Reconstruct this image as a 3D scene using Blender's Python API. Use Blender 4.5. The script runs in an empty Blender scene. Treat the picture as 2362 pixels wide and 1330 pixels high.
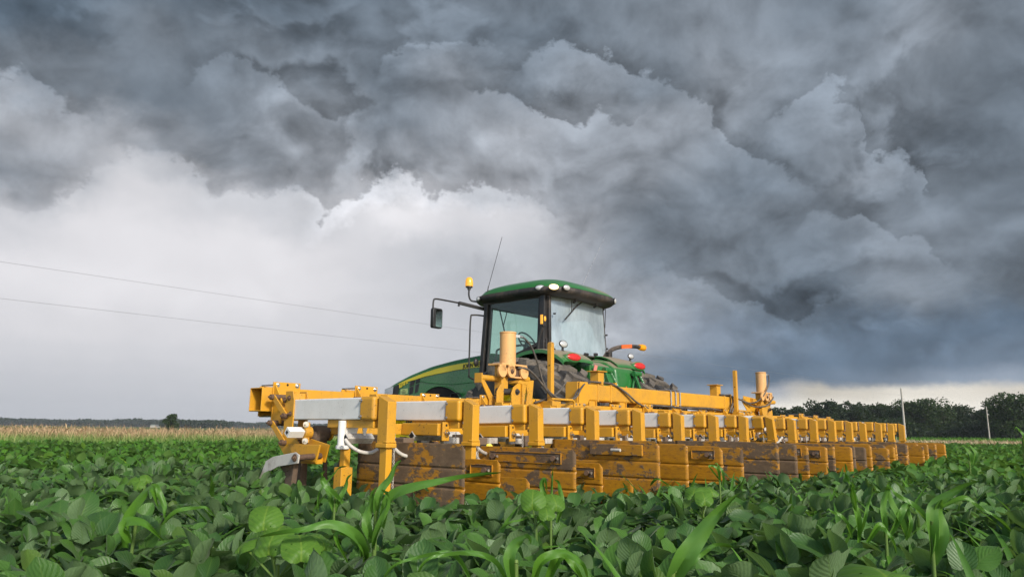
import bpy, bmesh, math, random
import numpy as np
from mathutils import Vector, Matrix

# ------------------------------------------------------------------ camera
sc = bpy.context.scene
COL = sc.collection
F = 1706.0
PITCH = math.atan(327 / F)
CAMH = 0.9
ROLL = math.radians(0.65)
cd = bpy.data.cameras.new("camera")
cam = bpy.data.objects.new("camera", cd)
COL.objects.link(cam)
cd.sensor_width = 36.0
cd.lens = 36.0 * F / 2362.0
cd.clip_start = 0.05
cd.clip_end = 9000
cam.matrix_world = (Matrix.Translation((0, 0, CAMH)) @ Matrix.Rotation(math.pi / 2 + PITCH, 4, 'X')
                    @ Matrix.Rotation(ROLL, 4, 'Z'))
sc.camera = cam
sc.view_settings.view_transform = 'Standard'
sc.view_settings.look = 'None'
EXPO = 0.72
sc.view_settings.exposure = EXPO
sc.view_settings.gamma = 1.0
sc.cycles.max_bounces = 6
sc.cycles.transparent_max_bounces = 16
sc.cycles.transmission_bounces = 6
sc.cycles.diffuse_bounces = 3
sc.cycles.glossy_bounces = 3

# ------------------------------------------------------------------ node helper
class NT:
    def __init__(self, tree):
        self.t = tree
        self.n = tree.nodes
        self.l = tree.links

    def node(self, kind, **kw):
        nd = self.n.new(kind)
        for k, v in kw.items():
            setattr(nd, k, v)
        return nd

    def put(self, nd, key, val):
        s = nd.inputs[key]
        if isinstance(val, bpy.types.NodeSocket):
            self.l.new(val, s)
        else:
            s.default_value = val

    def math(self, op, a, b=None, c=None, clamp=False):
        nd = self.node('ShaderNodeMath', operation=op)
        nd.use_clamp = clamp
        self.put(nd, 0, a)
        if b is not None:
            self.put(nd, 1, b)
        if c is not None:
            self.put(nd, 2, c)
        return nd.outputs[0]

    def vmath(self, op, a, b=None, scale=None):
        nd = self.node('ShaderNodeVectorMath', operation=op)
        self.put(nd, 0, a)
        if b is not None:
            self.put(nd, 1, b)
        if scale is not None:
            self.put(nd, 'Scale', scale)
        return nd.outputs['Value'] if op in ('LENGTH', 'DOT_PRODUCT') else nd.outputs[0]

    def noise(self, vec, scale, detail=4, rough=0.5, dist=0.0, col=False, ntype=None):
        nd = self.node('ShaderNodeTexNoise')
        if ntype:
            nd.noise_type = ntype
        if vec is not None:
            self.put(nd, 'Vector', vec)
        self.put(nd, 'Scale', scale)
        self.put(nd, 'Detail', detail)
        self.put(nd, 'Roughness', rough)
        self.put(nd, 'Distortion', dist)
        return nd.outputs['Color' if col else 'Fac']

    def rng(self, v, a, b, c=0.0, d=1.0, smooth=False):
        nd = self.node('ShaderNodeMapRange')
        if smooth:
            nd.interpolation_type = 'SMOOTHSTEP'
        self.put(nd, 'Value', v)
        self.put(nd, 'From Min', a)
        self.put(nd, 'From Max', b)
        self.put(nd, 'To Min', c)
        self.put(nd, 'To Max', d)
        return nd.outputs[0]

    def mix(self, f, a, b, mode='MIX'):
        nd = self.node('ShaderNodeMix', data_type='RGBA', blend_type=mode)
        self.put(nd, 0, f)
        self.put(nd, 6, a)
        self.put(nd, 7, b)
        return nd.outputs[2]

    def mapping(self, vec, scale=(1, 1, 1), loc=(0, 0, 0), rot=(0, 0, 0)):
        nd = self.node('ShaderNodeMapping')
        self.put(nd, 'Vector', vec)
        nd.inputs['Scale'].default_value = scale
        nd.inputs['Location'].default_value = loc
        nd.inputs['Rotation'].default_value = rot
        return nd.outputs[0]


def lin(c):
    c = c / 255.0
    return c / 12.92 if c <= 0.04045 else ((c + 0.055) / 1.055) ** 2.4


def L3(r, g, b):
    return (lin(r), lin(g), lin(b), 1.0)

# ------------------------------------------------------------------ sky: storm clouds by compass direction and height
GX = [0, 150, 300, 450, 600, 750, 900, 1050, 1200, 1350, 1500, 1650, 1800, 1950, 2100, 2250, 2362]
GRID = {
 0:   [84, 90, 104, 100, 100, 98, 104, 116, 125, 122, 116, 124, 124, 110, 136, 122, 120],
 100: [88, 98, 138, 114, 116, 120, 122, 116, 102, 116, 134, 142, 130, 120, 142, 118, 116],
 200: [172, 142, 108, 124, 140, 124, 112, 150, 116, 150, 106, 144, 120, 130, 128, 116, 112],
 300: [165, 175, 165, 108, 132, 156, 122, 142, 168, 140, 156, 138, 122, 132, 112, 112, 114],
 400: [140, 146, 210, 170, 148, 165, 150, 168, 165, 150, 146, 118, 112, 138, 128, 112, 116],
 450: [165, 178, 216, 192, 176, 168, 205, 176, 178, 152, 130, 116, 112, 128, 122, 114, 118],
 500: [186, 208, 222, 212, 208, 186, 240, 205, 212, 156, 118, 126, 128, 116, 122, 116, 118],
 600: [220, 222, 222, 222, 222, 216, 196, 182, 190, 172, 116, 126, 108, 112, 142, 112, 122],
 700: [218, 219, 220, 220, 220, 214, 201, 190, 184, 168, 150, 132, 92, 92, 132, 112, 106],
 800: [203, 205, 207, 207, 206, 203, 197, 192, 187, 174, 162, 146, 126, 112, 98, 100, 102],
 860: [194, 196, 198, 198, 198, 196, 192, 188, 184, 164, 120, 98, 92, 94, 118, 146, 158],
 885: [190, 192, 194, 194, 194, 192, 190, 187, 182, 162, 122, 100, 104, 150, 205, 214, 200],
 905: [188, 190, 192, 192, 192, 190, 188, 186, 180, 160, 128, 136, 205, 244, 248, 240, 228],
 940: [185, 187, 188, 188, 188, 188, 186, 184, 180, 176, 180, 200, 240, 245, 242, 238, 230],
 985: [182, 183, 184, 184, 184, 184, 184, 182, 180, 180, 190, 220, 244, 246, 244, 240, 232],
}
GY = sorted(GRID)
GA = np.array([GRID[y] for y in GY], float)


def sky_value(az, el):
    """cloud brightness seen at azimuth az (right of +Y) and height el, degrees"""
    a = math.radians(az)
    e = math.radians(el)
    x, y, z = math.sin(a) * math.cos(e), math.cos(a) * math.cos(e), math.sin(e)
    dep = y * math.cos(PITCH) + z * math.sin(PITCH)
    px = 1181 + F * x / dep
    py = 665 - F * (z * math.cos(PITCH) - y * math.sin(PITCH)) / dep
    px, py = min(max(px, 0), 2362), min(max(py, 0), 985)
    i = max(0, min(len(GX) - 2, int(np.searchsorted(GX, px)) - 1))
    j = max(0, min(len(GY) - 2, int(np.searchsorted(GY, py)) - 1))
    fx = (px - GX[i]) / (GX[i + 1] - GX[i])
    fy = (py - GY[j]) / (GY[j + 1] - GY[j])
    return float((GA[j, i] * (1 - fx) + GA[j, i + 1] * fx) * (1 - fy) + (GA[j + 1, i] * (1 - fx) + GA[j + 1, i + 1] * fx) * fy)


SUN_AZ, SUN_EL = 148.0, 30.0      # azimuth clockwise from +Y : behind the camera's right shoulder
w = bpy.data.worlds.new("World")
sc.world = w
w.use_nodes = True
w.cycles.sampling_method = 'MANUAL'
w.cycles.sample_map_resolution = 512
N = NT(w.node_tree)
N.n.clear()
tc = N.node('ShaderNodeTexCoord')
D = tc.outputs['Generated']
# soft domain warp so that the cloud masses get torn edges
Pv = N.vmath('MULTIPLY', D, (1, 1, 1.2))
w1 = N.vmath('SUBTRACT', N.noise(Pv, 3.2, 3, 0.55, col=True), (0.5, 0.5, 0.5))
w2 = N.vmath('SUBTRACT', N.noise(Pv, 11.0, 5, 0.62, col=True), (0.5, 0.5, 0.5))
warp = N.vmath('ADD', N.vmath('SCALE', w1, scale=0.045), N.vmath('SCALE', w2, scale=0.085))
sep0 = N.node('ShaderNodeSeparateXYZ')
N.put(sep0, 0, D)
wamt = N.rng(sep0.outputs['Z'], 0.0, 0.16, 0.12, 1.0, smooth=True)
Dw = N.vmath('ADD', D, N.vmath('SCALE', warp, scale=wamt))
sep = N.node('ShaderNodeSeparateXYZ')
N.put(sep, 0, N.vmath('NORMALIZE', Dw))
azn = N.math('ARCTAN2', sep.outputs['X'], sep.outputs['Y'])
eln = N.math('ARCSINE', sep.outputs['Z'])
AZ0, AZ1 = -40.0, 40.0
azf = N.rng(azn, math.radians(AZ0), math.radians(AZ1))
ELS = [0.0, 1.5, 2.9, 3.7, 4.8, 6.5, 9.5, 12.8, 16.2, 17.9, 19.6, 23.0, 26.5, 30.0, 34.0]


def tone(v, az, el):
    """storm cloud hue for a brightness: slate blue when dark, neutral when bright"""
    k = max(0.0, min(1.0, (v - 90) / 125.0))
    v = v + 10 * (1 - k)
    r, g, b = v - 14 * (1 - k) + 1, v + 1 * (1 - k), v + 15 * (1 - k) + 4 * k
    if az > 6 and el < 9 and v < 165:           # the blue wall of rain to the right
        q = min(1, (az - 6) / 8.0)
        r, b = r - 6 * q, b + 7 * q
    if az > 14 and el < 4.2 and v > 185:        # clear warm strip under the cloud base
        r, g, b = min(255, v + 5), v - 1, v - 13
    return L3(max(r, 0), max(g, 0), min(b, 255))


cur = None
prev_e = None
for e in ELS:
    rp = N.node('ShaderNodeValToRGB')
    rp.color_ramp.interpolation = 'B_SPLINE' if e > 5 else 'EASE'
    cr = rp.color_ramp
    azs = [AZ0 + (AZ1 - AZ0) * i / 27.0 for i in range(28)]
    while len(cr.elements) < len(azs):
        cr.elements.new(0.5)
    for i, a in enumerate(azs):
        cr.elements[i].position = i / 27.0
        cr.elements[i].color = tone(sky_value(a, e), a, e)
    N.put(rp, 0, azf)
    if cur is None:
        cur = rp.outputs[0]
    else:
        cur = N.mix(N.rng(eln, math.radians(prev_e), math.radians(e), smooth=True), cur, rp.outputs[0])
    prev_e = e
base = cur
lum = N.vmath('DOT_PRODUCT', base, (0.33, 0.34, 0.33))
# cauliflower relief: lit rims and shaded bellies
P2 = N.vmath('ADD', N.vmath('MULTIPLY', D, (1, 1, 1.25)), N.vmath('SCALE', w1, scale=0.16))


def billow(v):
    a = N.noise(v, 5.5, 8, 0.56, 0.0)
    vo = N.node('ShaderNodeTexVoronoi', feature='F1')
    vo.normalize = False
    N.put(vo, 'Vector', N.vmath('ADD', v, N.vmath('SCALE', w2, scale=0.07)))
    N.put(vo, 'Scale', 8.0)
    N.put(vo, 'Detail', 2.0)
    N.put(vo, 'Roughness', 0.55)
    c = N.math('SUBTRACT', 1.0, vo.outputs['Distance'])
    return N.math('ADD', a, N.math('MULTIPLY', c, 0.16))


h0 = billow(P2)
h1 = billow(N.vmath('ADD', P2, (0.006, 0.0, 0.030)))
rel = N.math('SUBTRACT', h0, h1)
rough_amt = N.math('MULTIPLY', N.rng(lum, 0.36, 0.58, 1.0, 0.07, smooth=True), N.rng(eln, 0.02, 0.15, 0.10, 1.0, smooth=True))
relc = N.math('MULTIPLY', N.rng(rel, -0.16, 0.16, -1.0, 1.0), rough_amt)
gain = N.math('ADD', 1.0, N.math('MULTIPLY', relc, 0.30))
gain = N.math('ADD', gain, N.math('MULTIPLY', N.math('MULTIPLY', N.rng(h0, 0.45, 0.85, -1, 1), rough_amt), 0.16))
# overlapping cloud masses: each steps from a bright torn rim to a shaded body
tt = N.noise(N.vmath('ADD', P2, (3.1, 1.7, 0.4)), 3.0, 7, 0.52, 0.0)
tt = N.math('ADD', tt, N.math('MULTIPLY', N.rng(eln, 0.0, 0.6), 0.35))
fr = N.math('FRACT', N.math('MULTIPLY', tt, 6.5))
rim = N.math('MULTIPLY', N.rng(fr, 0.0, 0.22, 0.0, 1.0, smooth=True), N.math('POWER', N.math('SUBTRACT', 1.0, fr), 1.6))
gain = N.math('ADD', gain, N.math('MULTIPLY', N.math('MULTIPLY', N.math('SUBTRACT', rim, 0.30), rough_amt), N.rng(N.noise(P2, 4.0, 3, 0.5), 0.40, 0.66, 0.0, 0.62, smooth=True)))
# shelves: long torn cloud edges, bright on the underside where light breaks through, dark above
# each: (spread below deg, spread above deg, [(picture column, row, brightness below, darkness above), ...])
SHELVES = [
 (2.6, 2.4, [(860, 160, 0, 0), (890, 135, .7, .5), (950, 104, .8, .6), (1010, 96, .9, .6), (1080, 104, .8, .5), (1140, 118, .3, .3), (1200, 130, 0, 0)]),
 (3.6, 2.8, [(1130, 170, 0, 0), (1200, 135, .5, .4), (1260, 122, 1.1, .8), (1340, 113, 1.3, 1.0), (1400, 130, 1.1, .9), (1470, 172, .9, .7), (1540, 190, .7, .4), (1600, 222, .6, .5), (1645, 250, .6, .7), (1680, 300, .7, .9), (1705, 335, .7, .9), (1780, 378, .6, .7), (1830, 415, .3, .3), (1900, 450, 0, 0)]),
 (4.6, 3.0, [(1060, 225, 0, 0), (1110, 213, .8, .5), (1180, 216, .9, .9), (1250, 245, .8, 1.3), (1340, 272, .8, 1.3), (1420, 285, .5, .7), (1500, 260, .2, .2), (1560, 250, 0, 0)]),
 (3.0, 2.6, [(1760, 285, 0, 0), (1800, 262, .4, .5), (1860, 205, .9, .5), (1930, 210, .8, .5), (1965, 250, .4, .5), (1975, 300, .5, .5), (2010, 350, .8, .6), (2070, 348, .9, .7), (2115, 362, 1.0, .6), (2135, 420, .4, .3), (2180, 450, 0, 0)]),
 (2.6, 2.4, [(1830, 560, 0, 0), (1870, 500, .4, .4), (1960, 515, .5, .5), (2000, 480, .8, .6), (2060, 512, .6, .6), (2140, 555, .6, .5), (2170, 600, .3, .3), (2230, 640, 0, 0)]),
 (2.2, 4.0, [(0, 488, .0, .3), (80, 455, .05, .35), (165, 462, .1, .35), (215, 400, .15, .25), (300, 372, .1, .2), (390, 345, .1, .35), (425, 392, .15, .5), (480, 452, .2, .6), (560, 468, .2, .4), (610, 455, .2, .4), (690, 458, .4, .5), (738, 490, .6, .8), (790, 458, .9, .6), (860, 428, 1.2, .5), (930, 418, .9, .5), (990, 440, .8, .5), (1060, 452, .7, .6), (1130, 436, .9, .5), (1200, 440, .5, .5), (1290, 470, .2, .3), (1350, 500, 0, 0)]),
 (2.4, 4.0, [(1500, 600, 0, 0), (1560, 625, .3, .3), (1640, 668, .5, .5), (1720, 700, .6, .7), (1800, 706, .7, .7), (1880, 695, .6, .6), (1950, 680, .4, .4), (2020, 640, .3, .2), (2100, 620, 0, 0)]),
 (2.0, 2.6, [(400, 180, 0, 0), (440, 150, .4, .4), (500, 140, .4, .4), (560, 150, .5, .5), (640, 180, .6, .6), (700, 250, .5, .5), (760, 290, .5, .6), (830, 260, .3, .4), (900, 230, 0, 0)]),
 (2.0, 2.0, [(0, 180, .6, .3), (60, 182, .8, .5), (130, 190, .7, .5), (200, 225, .4, .4), (260, 260, 0, 0)]),
]


def az_el(px, py):
    a = (px - 1181) / F
    c_ = (665 - py) / F
    a, c_ = a * math.cos(ROLL) - c_ * math.sin(ROLL), c_ * math.cos(ROLL) + a * math.sin(ROLL)
    d = Vector((a, math.cos(PITCH) - c_ * math.sin(PITCH), math.sin(PITCH) + c_ * math.cos(PITCH))).normalized()
    return math.degrees(math.atan2(d.x, d.y)), math.degrees(math.asin(d.z))


ragged = N.math('MULTIPLY', N.math('SUBTRACT', N.noise(Pv, 15.0, 6, 0.66), 0.5), 0.085)
add = None
for wb, wa, pts in SHELVES:
    cps = [(az_el(p[0], p[1]), p[2], p[3]) for p in pts]
    rp = N.node('ShaderNodeValToRGB')
    rp.color_ramp.interpolation = 'LINEAR'
    cr = rp.color_ramp
    while len(cr.elements) < len(cps):
        cr.elements.new(0.5)
    a0, a1 = cps[0][0][0], cps[-1][0][0]
    for i, (ae, bb, aa) in enumerate(cps):
        cr.elements[i].position = (ae[0] - a0) / (a1 - a0)
        cr.elements[i].color = (ae[1] / 40.0, bb / 2.0, aa / 2.0, 1)
    N.put(rp, 0, N.rng(azn, math.radians(a0), math.radians(a1)))
    sp = N.node('ShaderNodeSeparateColor')
    N.put(sp, 0, rp.outputs[0])
    v = N.math('ADD', N.math('SUBTRACT', eln, N.math('MULTIPLY', sp.outputs[0], math.radians(40))), ragged)
    below = N.math('MULTIPLY', N.rng(v, math.radians(-wb), 0.0, 0, 1, smooth=True), N.rng(v, -0.0035, 0.0035, 1, 0))
    above = N.math('MULTIPLY', N.rng(v, 0.0, math.radians(wa), 1, 0, smooth=True), N.rng(v, -0.0035, 0.0035, 0, 1))
    t_ = N.math('SUBTRACT', N.math('MULTIPLY', below, N.math('MULTIPLY', sp.outputs[1], 2 * 0.40)), N.math('MULTIPLY', above, N.math('MULTIPLY', sp.outputs[2], 2 * 0.27)))
    add = t_ if add is None else N.math('ADD', add, t_)
gain = N.math('ADD', gain, add)
cloud = N.vmath('SCALE', base, scale=gain)
# open evening sky behind the camera, cloud deck ahead and overhead
sky = N.node('ShaderNodeTexSky', sky_type='NISHITA')
sky.sun_disc = False
sky.sun_elevation = math.radians(SUN_EL)
sky.sun_rotation = math.radians(SUN_AZ)
bgS = N.node('ShaderNodeBackground')
N.put(bgS, 'Color', sky.outputs[0])
N.put(bgS, 'Strength', 0.12)
bgC = N.node('ShaderNodeBackground')
N.put(bgC, 'Color', cloud)
N.put(bgC, 'Strength', 1.10 / 2 ** EXPO)
cover = N.rng(sep0.outputs['Y'], -0.30, 0.12, 0.0, 1.0, smooth=True)
mx = N.node('ShaderNodeMixShader')
N.put(mx, 0, cover)
N.l.new(bgS.outputs[0], mx.inputs[1])
N.l.new(bgC.outputs[0], mx.inputs[2])
wo = N.node('ShaderNodeOutputWorld')
N.l.new(mx.outputs[0], wo.inputs[0])

# ------------------------------------------------------------------ sun, softened by thin cloud
sl = bpy.data.lights.new("sun", 'SUN')
sl.energy = 2.3
sl.angle = math.radians(7)
sl.color = (1.0, 0.93, 0.82)
sun = bpy.data.objects.new("sun", sl)
COL.objects.link(sun)
sd = Vector((math.sin(math.radians(SUN_AZ)) * math.cos(math.radians(SUN_EL)),
             math.cos(math.radians(SUN_AZ)) * math.cos(math.radians(SUN_EL)), math.sin(math.radians(SUN_EL))))
sun.rotation_euler = sd.to_track_quat('Z', 'Y').to_euler()

# ------------------------------------------------------------------ objects: helpers
def tag(o, label=None, cat=None, group=None, kind=None):
    if label:
        o['label'] = label
    if cat:
        o['category'] = cat
    if group:
        o['group'] = group
    if kind:
        o['kind'] = kind
    return o


def empty(name, loc=(0, 0, 0), rz=0.0):
    o = bpy.data.objects.new(name, None)
    COL.objects.link(o)
    o.location = loc
    o.rotation_euler = (0, 0, rz)
    return o


def frame_of(d, up=(0, 0, 1)):
    d = Vector(d).normalized()
    u = Vector(up)
    if abs(d.dot(u)) > 0.98:
        u = Vector((1, 0, 0))
    s = d.cross(u).normalized()
    return s, s.cross(d).normalized(), d


class MB:
    """collects shapes into one mesh"""
    def __init__(self):
        self.v, self.f, self.m = [], [], []
        self.mi = 0

    def add(self, vs, fs):
        o = len(self.v)
        self.v += [tuple(p) for p in vs]
        self.f += [tuple(i + o for i in f) for f in fs]
        self.m += [self.mi] * len(fs)
        return self

    def box(self, c, s, rot=None):
        hx, hy, hz = s[0] / 2, s[1] / 2, s[2] / 2
        vs = [Vector((x * hx, y * hy, z * hz)) for z in (-1, 1) for x, y in ((-1, -1), (1, -1), (1, 1), (-1, 1))]
        if rot is not None:
            vs = [rot @ p for p in vs]
        c = Vector(c)
        return self.add([p + c for p in vs], [(3, 2, 1, 0), (4, 5, 6, 7), (0, 1, 5, 4), (1, 2, 6, 5), (2, 3, 7, 6), (3, 0, 4, 7)])

    def b2(self, x0, x1, y0, y1, z0, z1):
        return self.box(((x0 + x1) / 2, (y0 + y1) / 2, (z0 + z1) / 2), (abs(x1 - x0), abs(y1 - y0), abs(z1 - z0)))

    def bar(self, p0, p1, w, h, up=(0, 0, 1)):
        p0, p1 = Vector(p0), Vector(p1)
        s, t, d = frame_of(p1 - p0, up)
        vs = []
        for p in (p0, p1):
            for a, b in ((-1, -1), (1, -1), (1, 1), (-1, 1)):
                vs.append(p + s * a * w / 2 + t * b * h / 2)
        return self.add(vs, [(0, 1, 2, 3), (7, 6, 5, 4), (0, 4, 5, 1), (1, 5, 6, 2), (2, 6, 7, 3), (3, 7, 4, 0)])

    def cyl(self, p0, p1, r, n=14, r2=None, cap=True):
        p0, p1 = Vector(p0), Vector(p1)
        r2 = r if r2 is None else r2
        s, t, d = frame_of(p1 - p0)
        vs = []
        for p, q in ((p0, r), (p1, r2)):
            for k in range(n):
                a = 2 * math.pi * k / n
                vs.append(p + (s * math.cos(a) + t * math.sin(a)) * q)
        fs = [(k, (k + 1) % n, n + (k + 1) % n, n + k) for k in range(n)]
        if cap:
            fs += [tuple(range(n - 1, -1, -1)), tuple(range(n, 2 * n))]
        return self.add(vs, fs)

    def tube(self, pts, r, n=8, cap=True, rr=None):
        pts = [Vector(p) for p in pts]
        vs = []
        prev = None
        for i, p in enumerate(pts):
            d = (pts[min(i + 1, len(pts) - 1)] - pts[max(i - 1, 0)]).normalized()
            if prev is None:
                s, t, _ = frame_of(d)
            else:
                s = (prev - d * prev.dot(d)).normalized()
                t = s.cross(d).normalized()
            prev = s
            q = r if rr is None else rr[i]
            for k in range(n):
                a = 2 * math.pi * k / n
                vs.append(p + (s * math.cos(a) + t * math.sin(a)) * q)
        fs = []
        for i in range(len(pts) - 1):
            for k in range(n):
                a, b = i * n + k, i * n + (k + 1) % n
                fs.append((a, b, b + n, a + n))
        if cap:
            fs += [tuple(range(n - 1, -1, -1)), tuple(range((len(pts) - 1) * n, len(pts) * n))]
        return self.add(vs, fs)

    def prism(self, poly, axis, a0, a1):
        """poly: 2D outline; axis 'x': poly is (y,z); 'y': (x,z); 'z': (x,y)"""
        def P(p, a):
            return {'x': (a, p[0], p[1]), 'y': (p[0], a, p[1]), 'z': (p[0], p[1], a)}[axis]
        n = len(poly)
        vs = [P(p, a0) for p in poly] + [P(p, a1) for p in poly]
        return self.add(vs, [tuple(range(n)), tuple(range(2 * n - 1, n - 1, -1))] + [(k, n + k, n + (k + 1) % n, (k + 1) % n) for k in range(n)])

    def plate(self, pts, nrm, th):
        """flat polygon in 3D given thickness"""
        nn = Vector(nrm).normalized() * th
        n = len(pts)
        vs = [Vector(p) for p in pts] + [Vector(p) + nn for p in pts]
        return self.add(vs, [tuple(range(n)), tuple(range(2 * n - 1, n - 1, -1))] + [(k, n + k, n + (k + 1) % n, (k + 1) % n) for k in range(n)])

    def loft(self, rings, closed=True, caps=True):
        n = len(rings[0])
        vs = [p for r in rings for p in r]
        fs = []
        for i in range(len(rings) - 1):
            for k in range(n if closed else n - 1):
                a, b = i * n + k, i * n + (k + 1) % n
                fs.append((a, b, b + n, a + n))
        if caps and closed:
            fs += [tuple(range(n - 1, -1, -1)), tuple(range((len(rings) - 1) * n, len(rings) * n))]
        return self.add(vs, fs)

    def ball(self, c, r, n=12, m=8, s=(1, 1, 1)):
        c = Vector(c)
        rings = []
        for i in range(m + 1):
            th = math.pi * i / m
            q = max(math.sin(th), 0.002)
            rings.append([c + Vector((r * s[0] * q * math.cos(2 * math.pi * k / n), r * s[1] * q * math.sin(2 * math.pi * k / n), r * s[2] * math.cos(th))) for k in range(n)])
        return self.loft(rings)

    def bolt(self, p, d, r=0.011, h=0.012):
        p, d = Vector(p), Vector(d).normalized()
        self.cyl(p, p + d * 0.003, r * 1.5, 10)
        self.cyl(p + d * 0.003, p + d * h, r, 6)
        return self.cyl(p + d * h, p + d * (h + 0.008), r * 0.55, 8)

    def groups(self):
        """pieces that do not touch each other, as lists of face indices"""
        n = len(self.v)
        par = list(range(n))

        def find(i):
            while par[i] != i:
                par[i] = par[par[i]]
                i = par[i]
            return i
        for f in self.f:
            r = find(f[0])
            for i in f[1:]:
                par[find(i)] = r
        comp = {}
        for k, f in enumerate(self.f):
            comp.setdefault(find(f[0]), []).append(k)
        boxes = []
        for fs in comp.values():
            ids = {i for k in fs for i in self.f[k]}
            lo = [min(self.v[i][a] for i in ids) - 0.003 for a in range(3)]
            hi = [max(self.v[i][a] for i in ids) + 0.003 for a in range(3)]
            boxes.append([lo, hi, fs])
        merged = True
        while merged:
            merged = False
            for i in range(len(boxes)):
                for j in range(i + 1, len(boxes)):
                    A, B = boxes[i], boxes[j]
                    if all(A[0][a] <= B[1][a] and B[0][a] <= A[1][a] for a in range(3)):
                        boxes[i] = [[min(A[0][a], B[0][a]) for a in range(3)], [max(A[1][a], B[1][a]) for a in range(3)], A[2] + B[2]]
                        boxes.pop(j)
                        merged = True
                        break
                if merged:
                    break
        return sorted((bx[2] for bx in boxes), key=len, reverse=True)

    def build(self, name, mat, parent=None, bevel=0.0, smooth=40, seg=2, solid=0.0, sub=0, whole=False):
        if parent is not None and not whole and len(self.v) < 1500:
            gs = self.groups()
            if len(gs) > 1:
                objs = []
                for g in gs:
                    q = MB()
                    ids = sorted({i for k in g for i in self.f[k]})
                    mp = {i: k for k, i in enumerate(ids)}
                    q.v = [self.v[i] for i in ids]
                    q.f = [tuple(mp[i] for i in self.f[k]) for k in g]
                    q.m = [self.m[k] for k in g]
                    objs.append(MB.build(q, name, mat, parent, bevel, smooth, seg, solid, sub, True))
                return objs[0]
        me = bpy.data.meshes.new(name)
        me.from_pydata(self.v, [], self.f)
        bm = bmesh.new()
        bm.from_mesh(me)
        bmesh.ops.recalc_face_normals(bm, faces=bm.faces)
        bm.to_mesh(me)
        bm.free()
        for m_ in (mat if isinstance(mat, (list, tuple)) else [mat]):
            me.materials.append(m_)
        if isinstance(mat, (list, tuple)) and len(me.polygons) == len(self.m):
            me.polygons.foreach_set('material_index', self.m)
        if smooth:
            me.polygons.foreach_set('use_smooth', [True] * len(me.polygons))
            me.set_sharp_from_angle(angle=math.radians(smooth))
        o = bpy.data.objects.new(name, me)
        COL.objects.link(o)
        if parent is not None:
            o.parent = parent
        if solid:
            md = o.modifiers.new('solid', 'SOLIDIFY')
            md.thickness = solid
            md.offset = 0
        if sub:
            md = o.modifiers.new('sub', 'SUBSURF')
            md.levels = md.render_levels = sub
        if bevel:
            md = o.modifiers.new('bevel', 'BEVEL')
            md.width = bevel
            md.segments = seg
            md.limit_method = 'ANGLE'
            md.angle_limit = math.radians(35)
            md.harden_normals = True
        return o


def copy_tree(o, parent=None):
    c = o.copy()
    COL.objects.link(c)
    if parent is not None:
        c.parent = parent
    for ch in list(o.children):
        copy_tree(ch, c)
    return c


def text_mesh(name, s, size, mat, parent, M, ext=0.0015, shear=0.0, bold=0.0):
    cu = bpy.data.curves.new(name, 'FONT')
    cu.body = s
    cu.size = size
    cu.extrude = ext
    cu.shear = shear
    cu.offset = bold
    t = bpy.data.objects.new(name, cu)
    COL.objects.link(t)
    bpy.context.view_layer.update()
    me = bpy.data.meshes.new_from_object(t.evaluated_get(bpy.context.evaluated_depsgraph_get()))
    bpy.data.objects.remove(t)
    me.transform(M)
    me.materials.clear()
    me.materials.append(mat)
    o = bpy.data.objects.new(name, me)
    COL.objects.link(o)
    o.parent = parent
    return o


def smooth_path(pts, n=6):
    """Catmull-Rom through points"""
    P = [Vector(p) for p in pts]
    P = [P[0] * 2 - P[1]] + P + [P[-1] * 2 - P[-2]]
    out = []
    for i in range(1, len(P) - 2):
        for k in range(n):
            t = k / n
            a, b, c, d = P[i - 1], P[i], P[i + 1], P[i + 2]
            out.append(0.5 * ((2 * b) + (c - a) * t + (2 * a - 5 * b + 4 * c - d) * t * t + (3 * b - a - 3 * c + d) * t ** 3))
    out.append(P[-2])
    return out

# ------------------------------------------------------------------ materials
def new_mat(name):
    m = bpy.data.materials.new(name)
    m.use_nodes = True
    nt = NT(m.node_tree)
    nt.n.clear()
    out = nt.node('ShaderNodeOutputMaterial')
    p = nt.node('ShaderNodeBsdfPrincipled')
    nt.l.new(p.outputs[0], out.inputs[0])
    tcn = nt.node('ShaderNodeTexCoord')
    oi = nt.node('ShaderNodeObjectInfo')
    vec = nt.vmath('ADD', tcn.outputs['Object'], nt.vmath('SCALE', (7.3, 3.1, 5.7), scale=oi.outputs['Random']))
    return m, nt, p, out, vec


def bump(nt, p, h, dist=0.002, strength=0.5):
    b = nt.node('ShaderNodeBump')
    nt.put(b, 'Height', h)
    b.inputs['Distance'].default_value = dist
    b.inputs['Strength'].default_value = strength
    nt.l.new(b.outputs[0], p.inputs['Normal'])


def tcn_out(nt):
    return nt.node('ShaderNodeTexCoord').outputs['Object']


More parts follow.
